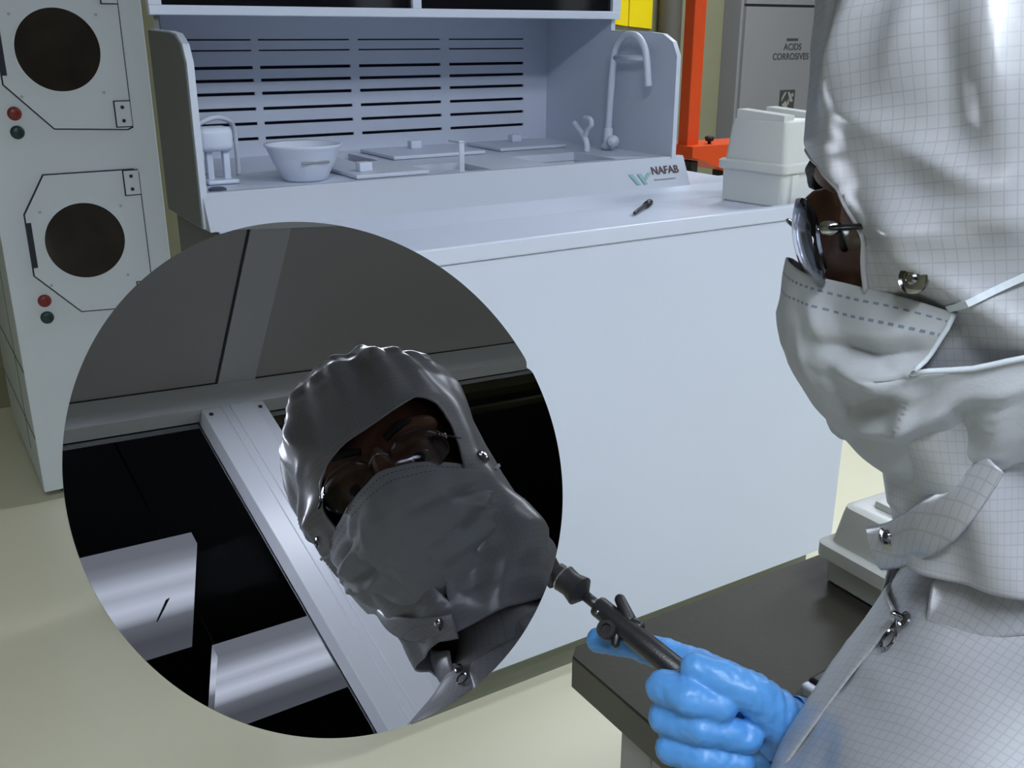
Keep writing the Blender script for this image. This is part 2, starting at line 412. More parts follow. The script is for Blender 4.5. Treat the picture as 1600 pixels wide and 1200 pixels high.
box(b, .49, 1.835, 1.436, 1.456, DZ-.03, DZ, .003); box(b, 1.815, 1.835, 1.45, 1.86, DZ-.03, DZ, .003); box(b, .49, .51, 1.45, 1.86, DZ-.03, DZ, .003)
prism(b, [(.49, 1.66, DZ-.014), (.49, 1.775, DZ), (.49, 1.86, DZ), (.49, 1.86, DZ-.014)], (1.345, 0, 0))
part('deck', b, 'white_plastic', bench)
b = NB()                                               # fascia lip below the hood
prism(b, [(.476, 1.775, DZ), (.476, 1.806, WZ), (.476, 1.822, WZ), (.476, 1.822, DZ)], (1.127, 0, 0))
part('fascia', b, 'fascia', bench)
b = NB()                                               # work surface with openings
holes = [(.90, .955, 2.10, 2.27), (.965, 1.095, 1.835, 1.975), (1.245, 1.43, 1.835, 2.005)]
HXR = .562
xs = sorted({HX0, HXR, HX1} | {h[0] for h in holes} | {h[1] for h in holes}); ys = sorted({1.81, 2.05, HY1} | {h[2] for h in holes} | {h[3] for h in holes})
for i in range(len(xs)-1):
    for j in range(len(ys)-1):
        cx, cy = (xs[i]+xs[i+1])/2, (ys[j]+ys[j+1])/2
        if any(h[0] < cx < h[1] and h[2] < cy < h[3] for h in holes): continue
        if cx < HXR and cy > 2.05: continue
        box(b, xs[i], xs[i+1], ys[j], ys[j+1], WZ-.02, WZ-.001)
part('work_surface', b, 'bench_in', bench)
for k, h in enumerate(holes):
    b = NB(); t = .004; z0 = WZ-.06
    box(b, h[0]-t, h[0], h[2]-t, h[3]+t, z0, WZ-.021); box(b, h[1], h[1]+t, h[2]-t, h[3]+t, z0, WZ-.021)
    box(b, h[0], h[1], h[2]-t, h[2], z0, WZ-.021); box(b, h[0], h[1], h[3], h[3]+t, z0, WZ-.021); box(b, h[0]-t, h[1]+t, h[2]-t, h[3]+t, z0-t, z0)
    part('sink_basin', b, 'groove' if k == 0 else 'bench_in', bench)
b = NB()                                               # back wall, strips between the exhaust slots
zr = [1.289, 1.266, 1.229, 1.201, 1.172, 1.138, 1.105, 1.071]; sh = .0035
xc = [(HXR+.02, .758), (.775, .998), (1.02, 1.243), (1.268, 1.492)]
zs = [WZ-.02] + [v for z in sorted(zr) for v in (z-(sh if z < 1.25 else .0016), z+(sh if z < 1.25 else .0016))] + [1.42]  # top two slots made thinner so they look dim, as if in shade
for k in range(0, len(zs), 2): box(b, HXR, HX1, HY1, HY1+.006, zs[k], zs[k+1])
for z in zr:
    sz_ = sh if z < 1.25 else .0016
    xx = [HXR] + [v for c in xc for v in c] + [HX1]
    for k in range(0, len(xx), 2): box(b, xx[k], xx[k+1], HY1, HY1+.006, z-sz_, z+sz_)
box(b, HXR, HX1, HY1+.03, HY1+.034, WZ-.02, 1.42, mi=1)
part('back_wall', b, ['bench_in', 'slotdark'], bench)
def side(x0, x1, name):
    b = NB(); zt = 1.310
    prof = ([(2.37, .97), (2.37, 2.05), (2.05, 2.05), (2.05, zt)] if x0 > 1 else [(2.05, .97), (2.05, zt)]) + [(1.90, zt-.004), (1.855, zt-.008), (1.82, zt-.025), (1.803, zt-.055), (1.803, DZ+.002)]
    prism(b, [(x0, y, z) for y, z in prof], (x1-x0, 0, 0))
    o = part(name, b, 'bench_in', bench, angle=30)
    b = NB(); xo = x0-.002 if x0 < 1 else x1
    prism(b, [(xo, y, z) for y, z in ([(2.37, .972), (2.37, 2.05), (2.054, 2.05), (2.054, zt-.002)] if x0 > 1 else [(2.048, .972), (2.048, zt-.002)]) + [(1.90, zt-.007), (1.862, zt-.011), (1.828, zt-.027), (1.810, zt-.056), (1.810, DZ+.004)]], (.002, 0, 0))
    part('outer_shade_sheet', b, 'shade_sheet', o)  # added sheet over the panel, its shade painted in as dark grey
    return o
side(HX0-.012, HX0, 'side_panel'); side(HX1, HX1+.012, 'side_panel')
b = NB(); prism(b, [(HX0, 2.05, 1.345), (HX1, 2.05, 1.345), (HX1, 2.37, 1.345), (HXR, 2.37, 1.345)], (0, 0, .705))
up = part('upper_cabinet', b, 'bench_in', bench)
b = NB(); box(b, HX0-.012, HX1+.012, 2.03, 2.05, 1.335, 1.353, .002); box(b, HX0-.012, HX1+.012, 2.03, 2.05, 1.9, 1.93)
box(b, HX0-.012, HX0+.012, 2.03, 2.05, 1.353, 1.9); box(b, HX1-.012, HX1+.012, 2.03, 2.05, 1.353, 1.9); box(b, 1.020, 1.040, 2.03, 2.05, 1.353, 1.9)
part('window_frame', b, 'white_plastic', bench)
b = NB(); box(b, HX0+.012, 1.02, 2.040, 2.046, 1.353, 1.9); box(b, 1.04, HX1-.012, 2.040, 2.046, 1.353, 1.9); part('dark_pane', b, 'blackglass', bench)
b = NB(); prism(b, [(HX0-.001, 2.048, DZ), (HX0+.008, 2.048, DZ), (HXR+.008, HY1+.034, DZ), (HXR-.003, HY1+.034, DZ)], (0, 0, 1.08)); part('rear_side_panel', b, 'shade_sheet', bench)
# emblem and lettering on the fascia
fd = Vector((0, 1.806-1.775, WZ-DZ)).normalized(); fn = Vector((0, -fd.z, fd.y))
def onfas(px, py):
    d = ray(px, py); p0 = Vector((0, 1.775, DZ)); t = (fn.dot(p0-O))/fn.dot(d); return O + d*t + fn*.0012
c = onfas(1039, 268)
text_part('lettering', 'NAFAB', .026, c - fd*.005, (1, 0, 0), fd, 'inkbrown', bench, bold=.0003)
b = NB()
for (a, e) in (((985, 273), (998, 289)), ((998, 272), (1009, 288)), ((1014, 270), (1008, 281))):
    b = NB(); p, q = onfas(*a), onfas(*e); sd = Vector((.006, 0, 0))
    prism(b, [p-sd, p+sd, q+sd*.8, q-sd*.8], fn*.0008); part('emblem_stroke', b, 'teal', bench)
p = onfas(1022, 282); q = onfas(1055, 279)
b = NB(); prism(b, [p, q, q+fd*.0022, p+fd*.0022], fn*.0006); part('underline', b, 'cabinet', bench)

# loose things in the wet bench
def lid(x0, x1, y0, y1, knob, label):
    r = thing('basin_cover', ((x0+x1)/2, (y0+y1)/2, WZ), label, 'lid', 'basin covers on the work surface')
    b = NB(); box(b, x0, x1, y0, y1, WZ, WZ+.008, .002); part('plate', b, 'bench_in', r)
    b = NB(); kx, ky = knob; box(b, kx-.014, kx+.014, ky-.012, ky+.012, WZ+.008, WZ+.026, .002); part('knob', b, 'white_plastic', r)
lid(.985, 1.225, 2.08, 2.27, (1.105, 2.215), 'pale flat basin cover with square knob, middle of the bench along the back wall')
lid(1.28, 1.475, 2.10, 2.27, (1.395, 2.22), 'pale flat basin cover with square knob, right end of the bench along the back wall')
lid(.785, .945, 1.83, 2.02, (.825, 1.885), 'pale flat basin cover with square knob, just right of the white pitcher')
r = thing('pitcher', (.70, 1.875, WZ), 'white tapered plastic pitcher standing near the left end of the bench', 'pitcher')
b = NB()
prof = [(0, .040), (.004, .044), (.035, .060), (.062, .071), (.066, .075), (.069, .075), (.067, .070), (.035, .056), (.006, .040)]
lathe(b, (.70, 1.885, WZ), (0, 0, 1), prof, 40)
part('cup', b, 'white_plastic', r, smooth=True)
b = NB(); box(b, .672, .728, 1.8225, 1.8265, WZ+.036, WZ+.041, .001); part('label_strip', b, 'cabinet', r)
r = thing('spray_gun', (.545, 1.93, WZ), 'white rinse spray gun on a forked holder in the left corner of the bench', 'spray gun')
b = NB(); box(b, .515, .575, 1.90, 1.97, WZ, WZ+.008, .003); 
for x in (.528, .560): box(b, x-.006, x+.006, 1.922, 1.938, WZ+.006, WZ+.062, .002)
part('holder', b, 'white_plastic', r)
b = NB(); box(b, .507, .573, 1.905, 1.955, WZ+.06, WZ+.105, .012, 3); part('head', b, 'white_plastic', r, smooth=True)
b = NB(); tube(b, spline([(.51, 1.95, WZ+.104), (.55, 1.96, WZ+.118), (.585, 1.985, WZ+.112), (.605, 2.01, WZ+.092), (.61, 2.02, WZ+.04), (.61, 2.02, WZ+.001)], 6), .005, 8); part('hose', b, 'bench_in', r, smooth=True)
r = thing('drain_cap', (.50, 1.845, WZ), 'small dark oval cap on the left front corner of the bench', 'cap')
b = NB(); lathe(b, (.512, 1.835, WZ-.001), (0, 0, 1), [(0, .016), (.004, .016), (.006, .012)], 24); part('cap', b, 'slotdark', r)
r = thing('gooseneck_tap', onp(950, 238, 0, 1.53), 'tall pale gooseneck tap with a crossbar against the right side panel', 'tap')
GX = 1.535
path = [onp(px, py, 0, GX) for px, py in [(947, 240), (950, 205), (954, 150), (958, 100), (962, 76), (972, 60), (986, 54), (999, 60), (1008, 78), (1011, 100), (1013, 135)]]
path[0].z = WZ
b = NB(); tube(b, spline(path, 5), .0085, 12); part('neck', b, 'white_plastic', r, smooth=True)
b = NB(); tube(b, [onp(959, 90, 0, GX), onp(1010, 91, 0, GX)], .007, 10); part('crossbar', b, 'white_plastic', r, smooth=True)
b = NB(); p = onp(950, 218, 0, GX); lathe(b, (p.x, p.y, WZ), (0, 0, 1), [(0, .016), (.012, .016), (.014, .011), (.05, .011), (.052, .008)], 20)
lathe(b, (p.x, p.y-.01, WZ+.024), (-.5, -1, 0), [(0, .009), (.03, .009), (.031, .014), (.038, .014)], 16); part('valve', b, 'white_plastic', r, smooth=True)
r = thing('swan_faucet', onp(917, 222, 0, 1.46), 'short curved white faucet at the back right of the bench', 'faucet')
path = [onp(px, py, 0, 1.46) for px, py in [(917, 226), (912, 212), (904, 201), (897, 192)]]; base = path[0].copy(); base.z = WZ
path2 = [onp(px, py, 0, 1.46) for px, py in [(914, 214), (918, 203), (924, 195), (922, 186), (913, 184)]]
b = NB(); tube(b, spline([base]+path, 5), .0075, 10); part('lever', b, 'white_plastic', r, smooth=True)
b = NB(); tube(b, spline(path2, 5), .006, 10); part('spout', b, 'white_plastic', r, smooth=True)
r = thing('wafer_basket', (1.05, 1.90, WZ-.06), 'white basket with an upright handle hanging in the left open sink', 'basket')
b = NB(); box(b, 1.0, 1.085, 1.87, 1.95, WZ-.058, WZ-.012, .004); part('tray', b, 'bench_in', r)
b = NB(); box(b, 1.043, 1.056, 1.88, 1.884, WZ-.02, WZ+.055, .002); box(b, 1.043, 1.056, 1.88, 1.93, WZ+.05, WZ+.056, .002); part('handle', b, 'white_plastic', r)

# things on the deck ledge
p0 = onp(990, 334, 2, DZ-.006); p1 = onp(1017, 315, 2, DZ-.004); d = (p1-p0)
r = thing('pen', (p0+p1)/2, 'slim black pen lying on the white bench ledge', 'pen')
L = d.length
b = NB(); lathe(b, p0, d, [(0, .001), (.012, .004), (L*.66, .005)], 14); part('barrel', b, 'black', r, smooth=True)
b = NB(); lathe(b, p0+d*.66, d, [(0, .0065), (L*.27, .0075), (L*.34, .004)], 14); part('cap', b, 'black', r, smooth=True)
# ------------------------------------------------------------------ plastic carrier boxes
def carrier(name, c, yaw, wx, wy, h1, h2, label, rimz, notch=True, taper=.012):
    """two-piece milky carrier: wide base, flanged rim and a tapering lid"""
    r = thing(name, c, label, 'plastic box')
    rot = Matrix.Translation(Vector(c)) @ Matrix.Rotation(yaw, 4, 'Z')
    def ring(t, hx, hy, z, rad=.012):
        pts = []
        for (sx, sy, a0) in ((1, 1, 0), (-1, 1, 90), (-1, -1, 180), (1, -1, 270)):
            for k in range(5):
                a = math.radians(a0 + 22.5*k)
                pts.append(t.verts.new((sx*(hx-rad)+rad*math.cos(a), sy*(hy-rad)+rad*math.sin(a), z)))
        return pts
    def shell(secs):
        t = bmesh.new(); rs = [ring(t, *s) for s in secs]
        for a, e in zip(rs, rs[1:]):
            n = len(a)
            for k in range(n): t.faces.new((a[k], a[(k+1) % n], e[(k+1) % n], e[k]))
        t.faces.new(rs[0][::-1]); t.faces.new(rs[-1]); return t
    hx, hy = wx/2, wy/2
    b = NB(); merge(b, shell([(hx-.006, hy-.006, 0), (hx-.002, hy-.002, .004), (hx, hy, h1-.012), (hx, hy, h1-.011)]), rot)
    t = bmesh.new(); 
    for sx in (-1, 1):
        box(t, sx*hx*.55-.012, sx*hx*.55+.012, -hy-.004, -hy+.004, .004, h1-.014, .002)
    merge(b, t, rot); part('base', b, 'boxplastic', r, angle=40)
    b = NB(); merge(b, shell([(hx+.004, hy+.004, h1-.012), (hx+.007, hy+.007, h1-.009), (hx+.007, hy+.007, h1+.006), (hx+.003, hy+.003, h1+.009)]), rot)
    part('rim', b, 'boxplastic', r, angle=40)
    b = NB(); tp = taper
    merge(b, shell([(hx-.003, hy-.003, h1+.009), (hx-tp*.8, hy-tp*.8, h1+h2-.014), (hx-tp, hy-tp, h1+h2-.004), (hx-tp-.006, hy-tp-.006, h1+h2)]), rot)
    t = bmesh.new()
    if notch:
        for sx in (-1, 1):
            prism(t, [(sx*(hx-tp-.002), -hy+tp+.01, h1+h2-.004), (sx*(hx-tp-.002), hy-tp-.01, h1+h2-.004), (sx*(hx-tp-.002), hy-tp-.01, h1+h2+.018), (sx*(hx-tp-.002), -hy+tp+.01, h1+h2+.010)], (-sx*.035, 0, 0))
    else:
        box(t, -hx*.55, hx*.75, -hy*.5, hy*.6, h1+h2-.002, h1+h2+.008, .003)
        box(t, hx*.05, hx*.55, -hy*.25, hy*.35, h1+h2+.006, h1+h2+.030, .004)
    merge(b, t, rot); part('lid', b, 'boxplastic', r, angle=40)
    return r
carrier('carrier_box', (1.652, 1.560, DZ-.0118), math.radians(8), .165, .165, .082, .095, 'milky white plastic carrier box standing on the right end of the bench ledge', 0)
pA = onp(1310, 918, 2, .72)
carrier('cassette_box', (.822+.058, .648-.088, .7203), math.radians(-2), .135, .175, .042, .056, 'milky white plastic cassette box with raised lid on the grey brown table', 0, notch=False, taper=.010)

# ------------------------------------------------------------------ table
tb = thing('table', (.92, .555, 0), 'grey brown laminate table with pale grey legs in front of the bench', 'table')
TX0, TX1, TY0, TY1, TZ = .494, 1.36, .425, .69, .72
b = NB(); ch = .012
prism(b, [(TX0, TY0, TZ-.036), (TX1, TY0, TZ-.036), (TX1, TY1, TZ-.036), (TX0+ch, TY1, TZ-.036), (TX0, TY1-ch, TZ-.036)], (0, 0, .033))
part('edge_band', b, 'tableedge', tb)
b = NB()
prism(b, [(TX0+.001, TY0+.001, TZ-.003), (TX1-.001, TY0+.001, TZ-.003), (TX1-.001, TY1-.001, TZ-.003), (TX0+ch, TY1-.001, TZ-.003), (TX0+.001, TY1-ch, TZ-.003)], (0, 0, .003))
part('tabletop', b, 'tabletop', tb)
for (x, y) in ((.505, .566), (TX1-.06, .566)):
    b = NB(); box(b, x, x+.045, y, y+.045, 0, TZ-.036, .002); part('leg', b, 'tableleg', tb)
    b = NB(); box(b, x, x+.045, .45, y, TZ-.08, TZ-.036, .002); part('rail', b, 'tableleg', tb)
p0 = onp(1252, 1083, 2, .72); 
r = thing('handheld_device', (p0.x+.05, p0.y+.0, .72), 'small black and white handheld device lying on the table beside the blue glove', 'handheld device')
rot = Matrix.Translation((p0.x+.000, p0.y-.020, .7202)) @ Matrix.Rotation(math.radians(4), 4, 'Z')
b = NB(); t = bmesh.new(); box(t, .004, .13, -.016, .018, .002, .018, .005, 3); merge(b, t, rot); part('body', b, 'black', r, angle=40)
b = NB(); t = bmesh.new(); box(t, -.004, .008, -.017, .019, 0, .014, .004, 3); merge(b, t, rot); part('white_end', b, 'white_plastic', r, angle=40)
b = NB(); t = bmesh.new(); lathe(t, (.030, .004, .019), (0, 0, 1), [(0, .004), (.002, .004), (.003, .002)], 16); merge(b, t, rot); part('button', b, 'chrome', r, smooth=True)

# ------------------------------------------------------------------ furnace tower
TY = 2.97; T0, T1 = .236, .672
tw = thing('furnace_tower', ((T0+T1)/2, TY+.4, 0), 'tall grey white equipment tower with two round porthole doors', 'equipment tower')
b = NB(); box(b, T0, T1, TY, TY+.75, .03, 1.98, .003); part('body', b, 'tower', tw)
for x in (T0+.05, T1-.09):
    for y in (TY+.06, TY+.65):
        b = NB(); box(b, x, x+.04, y, y+.04, 0, .03); part('foot', b, 'blackmatt', tw)
b = NB()
box(b, T0-.001, T0, TY+.2, TY+.202, .1, 1.9); box(b, T0-.001, T0, TY, TY+.75, .2, .203); box(b, T0-.001, T0, TY, TY+.75, .40, .404)
part('side_seam', b, 'groove', tw)
def tower_door(zc):
    dr_out = [(.300, zc+.085), (.362, zc+.188), (.598, zc+.188), (.612, zc+.178), (.612, zc-.206), (.598, zc-.212), (.408, zc-.202), (.300, zc-.085)]
    xm = .446
    b = NB(); prism(b, [(x, TY-.0025, z) for x, z in dr_out], (0, .004, 0))
    gap = part('door_gap', b, 'groove', tw)
    cxx = sum(x for x, z in dr_out)/8; czz = sum(z for x, z in dr_out)/8
    sh_ = lambda x, z, s: (cxx+(x-cxx)*(1-s/.156), czz+(z-czz)*(1-s/.2))
    ins = [sh_(x, z, .0035) for x, z in dr_out]
    b = NB(); prism(b, [(x, TY-.006, z) for x, z in ins], (0, .0055, 0)); door = part('door', b, 'tower', tw)
    b = NB(); R = .1045
    lathe(b, (xm, TY-.006, zc), (0, -1, 0), [(0, R+.004), (.0015, R+.004), (.0015, R), (-.0005, R)], 64); part('porthole_ring', b, 'tower', door, angle=30)
    b = NB(); lathe(b, (xm, TY-.0058, zc), (0, -1, 0), [(0, R), (.0008, R)], 64); part('porthole', b, 'porthole', door)
    for (dx, dz) in ((-.105, .088), (.105, .088), (.10, -.11), (-.105, -.115)):
        b = NB(); lathe(b, (xm+dx, TY-.006, zc+dz), (0, -1, 0), [(0, .004), (.001, .004)], 12); part('screw', b, 'bench_side', door)
    for zz, s in ((zc+.150, 1), (zc-.168, -1)):
        b = NB(); box(b, .566, .609, TY-.0074, TY-.0055, zz-.036, zz+.036); part('hinge_gap', b, 'groove', door)
        b = NB(); box(b, .5695, .609, TY-.0088, TY-.0055, zz-.033, zz+.033)
        hp = part('hinge', b, 'tower', door)
        for q in (-.018, .018):
            b = NB(); lathe(b, (.588, TY-.0088, zz+q), (0, -1, 0), [(0, .005), (.001, .005)], 12); part('hinge_screw', b, 'groove', door)
    b = NB(); box(b, .3015, .315, TY-.0075, TY-.0056, zc-.062, zc+.062, .0008); part('pull_recess', b, 'groove', door)
    for nm_, mm, zz in (('red_button', 'red', zc-.157), ('green_button', 'green', zc-.205)):
        b = NB(); lathe(b, (.318, TY, zz), (0, -1, 0), [(0, .0175), (.003, .0175), (.005, .0145), (.010, .0135), (.012, .010)], 28); part(nm_, b, mm, tw, angle=40)
tower_door(.757); tower_door(1.262)

# ------------------------------------------------------------------ yellow boards, grey pipe, orange stand, cabinet (behind the bench)
def wall_px(px, py): return onp(px, py, 1, YBK)
r = thing('yellow_board', (wall_px(984, 20) + Vector((0, -.02, 0))), 'pair of bright yellow boards on the back wall above the bench corner', 'board')
for a, c in (((953, 37), (977, 41)), ((978.5, 41), (1014, 45))):
    p, q = wall_px(*a), wall_px(*c)
    b = NB(); prism(b, [(p.x, YBK-.02, p.z), (q.x, YBK-.02, q.z), (q.x+.0, YBK-.02, 1.75), (p.x, YBK-.02, 1.75)], (0, .0199, 0)); part('panel', b, 'yellow', r)
p = wall_px(1034, 30); b = NB(); lathe(b, (p.x, YBK-.06, 0.0), (0, 0, 1), [(0, .055), (ZC-.001, .055)], 24)
settags(part('wall_pipe', b, 'pipe', None, smooth=False, angle=40), 'grey vertical pipe on the back wall beside the yellow boards', 'pipe')
def sp(px, py): return onp(px, py, 1, 2.62)
r = thing('orange_stand', (sp(1078, 200).x, 2.62, 0), 'bright orange steel stand with upright post and clamp tray behind the bench', 'stand')
x0 = sp(1072, 150).x; x1 = sp(1090, 150).x; zt = sp(1075, 222).z
b = NB(); box(b, x0, x1, 2.60, 2.65, zt-.03, 2.3, .004); part('post', b, 'orange', r)
b = NB()
L_, R_ = sp(1061, 225), sp(1152, 225)
zt2 = sp(1100, 224).z; zb = sp(1140, 262).z
prism(b, [(L_.x, 2.55, zt2), (R_.x+.05, 2.55, zt2), (R_.x+.05, 2.55, zb), (sp(1115, 262).x, 2.55, zb), (sp(1080, 246).x, 2.55, zt2-.05), (L_.x, 2.55, zt2-.035)], (0, .16, 0)); part('clamp_tray', b, 'orange', r)
for px in (1102, 1149):
    k = sp(px, 222); b = NB(); lathe(b, (k.x, 2.60, zt2), (0, 0, 1), [(0, .006), (.008, .006), (.010, .014), (.022, .017), (.026, .012)], 20); part('knob', b, 'blackmatt', r, smooth=True)
for px, wd in ((1073, .03), (1128, .055)):
    k = sp(px, 262); b = NB(); box(b, k.x-wd/2, k.x+wd/2, 2.58, 2.64, 0, sp(px, 250).z, .004); part('foot', b, 'blackmatt', r)
CY = 3.76
def cp(px, py): return onp(px, py, 1, CY)
CX0 = cp(1157, 95).x
r = thing('acid_cabinet', (CX0+.45, CY+.07, 0), 'shallow grey acid cabinet with black lettering on the back wall behind the person', 'cabinet')
b = NB(); box(b, CX0, CX0+.95, CY+.02, YBK-.0005, 0, 1.85, .003); part('body', b, 'cabinet', r)
zs_ = cp(1220, 9).z
b = NB(); box(b, CX0+.016, CX0+.934, CY, CY+.021, .06, zs_-.006, .002); door = part('door', b, 'cabinet', r)
b = NB(); box(b, CX0+.016, CX0+.934, CY+.002, CY+.021, zs_+.006, 1.83, .002); part('upper_door', b, 'cabinet', r)
b = NB(); box(b, CX0+.018, CX0+.932, CY+.012, CY+.022, zs_-.0065, zs_+.0065); part('door_gap', b, 'groove', r)
text_part('lettering', 'ACIDS', .0445, cp(1238, 78)+Vector((0, -.001, 0)), (1, 0, 0), (0, 0, 1), 'ink', door, bold=.0006)
text_part('lettering', 'CORROSIVES', .0445, cp(1235, 93)+Vector((0, -.001, 0)), (1, 0, 0), (0, 0, 1), 'ink', door, bold=.0006)
b = NB(); a = cp(1229, 64); c_ = cp(1247, 60); box(b, a.x, c_.x, CY-.0015, CY-.0002, a.z, c_.z); part('small_print', b, 'ink', door)
a = cp(1216, 174); c_ = cp(1242, 140)
b = NB(); box(b, a.x, c_.x, CY-.003, CY-.0002, a.z, c_.z); sg = part('hazard_sign', b, 'ink', door)
wd, hg = c_.x-a.x, c_.z-a.z
b = NB()
def sq(u0, v0, u1, v1, u2, v2, u3, v3):
    prism(b, [(a.x+wd*u, CY-.0030, a.z+hg*v) for u, v in ((u0, v0), (u1, v1), (u2, v2), (u3, v3))], (0, -.0008, 0))
sq(.12, .62, .3, .9, .42, .9, .12, .45); sq(.5, .9, .62, .9, .9, .45, .72, .42); sq(.15, .3, .4, .12, .6, .12, .42, .5); sq(.55, .5, .65, .6, .62, .3, .5, .3); sq(.72, .8, .88, .85, .9, .7, .8, .65)
part('pictogram', b, 'signgrey', sg)

# ------------------------------------------------------------------ the wafer
WN = w((.511, -.284, -.811)).normalized(); WC = W((-.096, .045, .572)); WR = .150
def onwafer(px, py, off=0.):
    d = ray(px, py); t = WN.dot(WC + WN*off - O)/WN.dot(d); return O + d*t
na = (onwafer(827, 572) - WC).normalized(); nb = WN.cross(na)
b = NB(); ring = []
n = 360
for k in range(n):
    a = 2*PI*k/n; rr = WR; dd = min(k, n-k)
    if dd <= 1: rr = WR - (.0026 if dd == 0 else .0008)
    ring.append(WC + (na*math.cos(a) + nb*math.sin(a))*rr)
prism(b, ring, -WN*.0009)
settags(part('silicon_wafer', b, 'wafer'), 'large round mirror polished silicon wafer held up on a black vacuum wand', 'silicon wafer')

# ------------------------------------------------------------------ vacuum wand
A = pz(864, 890, .631); Bq = pz(1079, 1064, .572); ax = (Bq-A).normalized(); LW = (Bq-A).length
r = thing('vacuum_wand', (A+Bq)/2, 'slim black vacuum wand held in the blue gloved hand, carrying the wafer', 'vacuum wand')
def al(px, py):   # distance along the axis nearest a pixel
    d = ray(px, py).normalized(); w0 = A-O; bq = ax.dot(d); return (bq*(d.dot(w0)) - ax.dot(w0))/(1-bq*bq)
b = NB()
tipc = onwafer(846, 874, -.0032); side_ = WN.cross(ax).normalized(); fw = (ax - WN*ax.dot(WN)).normalized()
rot = Matrix((fw, side_, WN)).transposed().to_4x4(); rot.translation = onwafer(858, 886, -.0035)
t = bmesh.new(); box(t, -.035, .012, -.0075, .0075, -.0022, .0022, .002); merge(b, t, rot)
part('suction_tip', b, 'black', r)
s1, s2, s3, s4, s5 = al(884, 900), al(905, 925), al(914, 932), al(928, 944), al(932, 948)
b = NB(); s0 = al(867, 893)+.002
lathe(b, A, ax, [(s0-.001, .0068), (s1-.001, .0074), (s1, .0088), (s1+(s2-s1)*.5, .0082), (s2-.001, .0098), (s2, .0100), (s3, .0035)], 28)
part('bellows', b, 'black', r, angle=35)
b = NB(); lathe(b, A, ax, [(s1-.0007, .0082), (s1-.0007, .0090), (s1+.0003, .0090), (s1+.0003, .0082)], 32, cap=False); part('clip_ring', b, 'steel', r)
b = NB(); lathe(b, A, ax, [(s3-.001, .0034), (s5+.002, .0034)], 16); part('neck', b, 'black', r, smooth=True)
b = NB(); se = LW
lathe(b, A, ax, [(s5, .0050), (s5, .0062), (s5+.0015, .0067), (s5+.022, .0067), (s5+.030, .0072), (se-.002, .0072), (se, .0060)], 28); part('grip', b, 'black', r, angle=40)
vd = ray(960, 960).normalized(); upw = vd.cross(ax).normalized()
if upw.z < 0: upw = -upw
tow = -(vd - ax*vd.dot(ax)).normalized()
sv = al(962, 968); cen = A + ax*sv
b = NB(); capsule(b, cen+upw*.0055+ax*.007, cen+upw*.0115-ax*.0055, .0042, .0034, 14); capsule(b, cen+upw*.004+ax*.008, cen+upw*.006+ax*.014, .0045, .0038, 14); part('valve_lever', b, 'black', r, smooth=True)
b = NB(); pr = cen - upw*.0075 + tow*.0035 + ax*.001; lathe(b, pr, tow, [(-.006, .0062), (.0025, .0062), (.0035, .0055), (.0035, .0032), (.001, .0030)], 24); part('button_housing', b, 'black', r, angle=35)
b = NB(); capsule(b, cen - upw*.011 + ax*.009, cen - upw*.006+ax*.006, .0026, .0035, 12); part('hose_barb', b, 'black', r, smooth=True)
b = NB(); lathe(b, cen - ax*.010 - upw*.003 + tow*.0058, tow, [(0, .0016), (.0012, .0014), (.0016, .0006)], 12); part('pin', b, 'chrome', r, smooth=True)
b = NB(); tube(b, spline([A+ax*(se-.004), pz(1110, 1092, .575), pz(1150, 1120, .574), pz(1195, 1150, .570), pz(1225, 1190, .565), pz(1240, 1260, .56), pz(1250, 1500, .56)], 6), .0042, 10); part('vacuum_hose', b, 'black', r, smooth=True)
LM = corridor_lamp(-.15, 1.05, YFR-.608, -1.98, 'left glowing panel lamp, ending mid window, mirrored in the wafer')
b = NB(); prism(b, [(.955, -1.766, slope_z(-1.766)-.0004), (.968, -1.762, slope_z(-1.762)-.0004), (.951, -1.80, slope_z(-1.80)-.0004), (.930, -1.842, slope_z(-1.842)-.0004), (.926, -1.838, slope_z(-1.838)-.0004)], (0, 0, -.0008)); part('dark_mark', b, 'cabinet', LM)
corridor_lamp(1.143, 2.45, -2.055, -2.40, 'lower glowing panel lamp crossing behind the mullion, mirrored in the wafer')
troffer(.85, 1.75, -.40, -.10, 'ceiling troffer behind the seated person, out of the frame', 21)
troffer(-1.0, .25, -.92, -.66, 'ceiling troffer behind the camera over the left aisle, out of the frame', 42)
troffer(2.4, 3.6, 2.5, 2.8, 'ceiling troffer over the acid cabinet, out of the frame', 26)
troffer(2.7, 3.9, .5, .8, 'ceiling troffer over the right side of the room', 30)

# ================================================================== the person
HC = W((.223, -.06, .427))
Lc = Vector((-.351, .155, -.925)).normalized(); y_ = Vector((0, -1, 0)); Uc = (y_ - Lc*y_.dot(Lc)).normalized(); Fc = Lc.cross(Uc)
EF, EL, EU = w(Fc), w(Lc), w(Uc)
def P(F, L, U): return HC + EF*F + EL*L + EU*U
def loc(p): q = Vector(p)-HC; return Vector((q.dot(EF), q.dot(EL), q.dot(EU)))
def pxl(px, py, L):                     # where the sight line meets the plane L of the body's own frame
    d = ray(px, py); t = (L - (O-HC).dot(EL))/d.dot(EL); return loc(O + d*t)
def lerp_table(T, u):
    T = sorted(T)
    if u <= T[0][0]: return list(T[0][1:])
    for a, c in zip(T, T[1:]):
        if u <= c[0]:
            t = (u-a[0])/(c[0]-a[0]); t = t*t*(3-2*t)*.5 + t*.5
            return [x+(y-x)*t for x, y in zip(a[1:], c[1:])]
    return list(T[-1][1:])
person = thing('person', (P(0, 0, 0).x, P(0, 0, 0).y, 0), 'person in white gridded cleanroom hood and coverall with face mask, holding the wand', 'person')

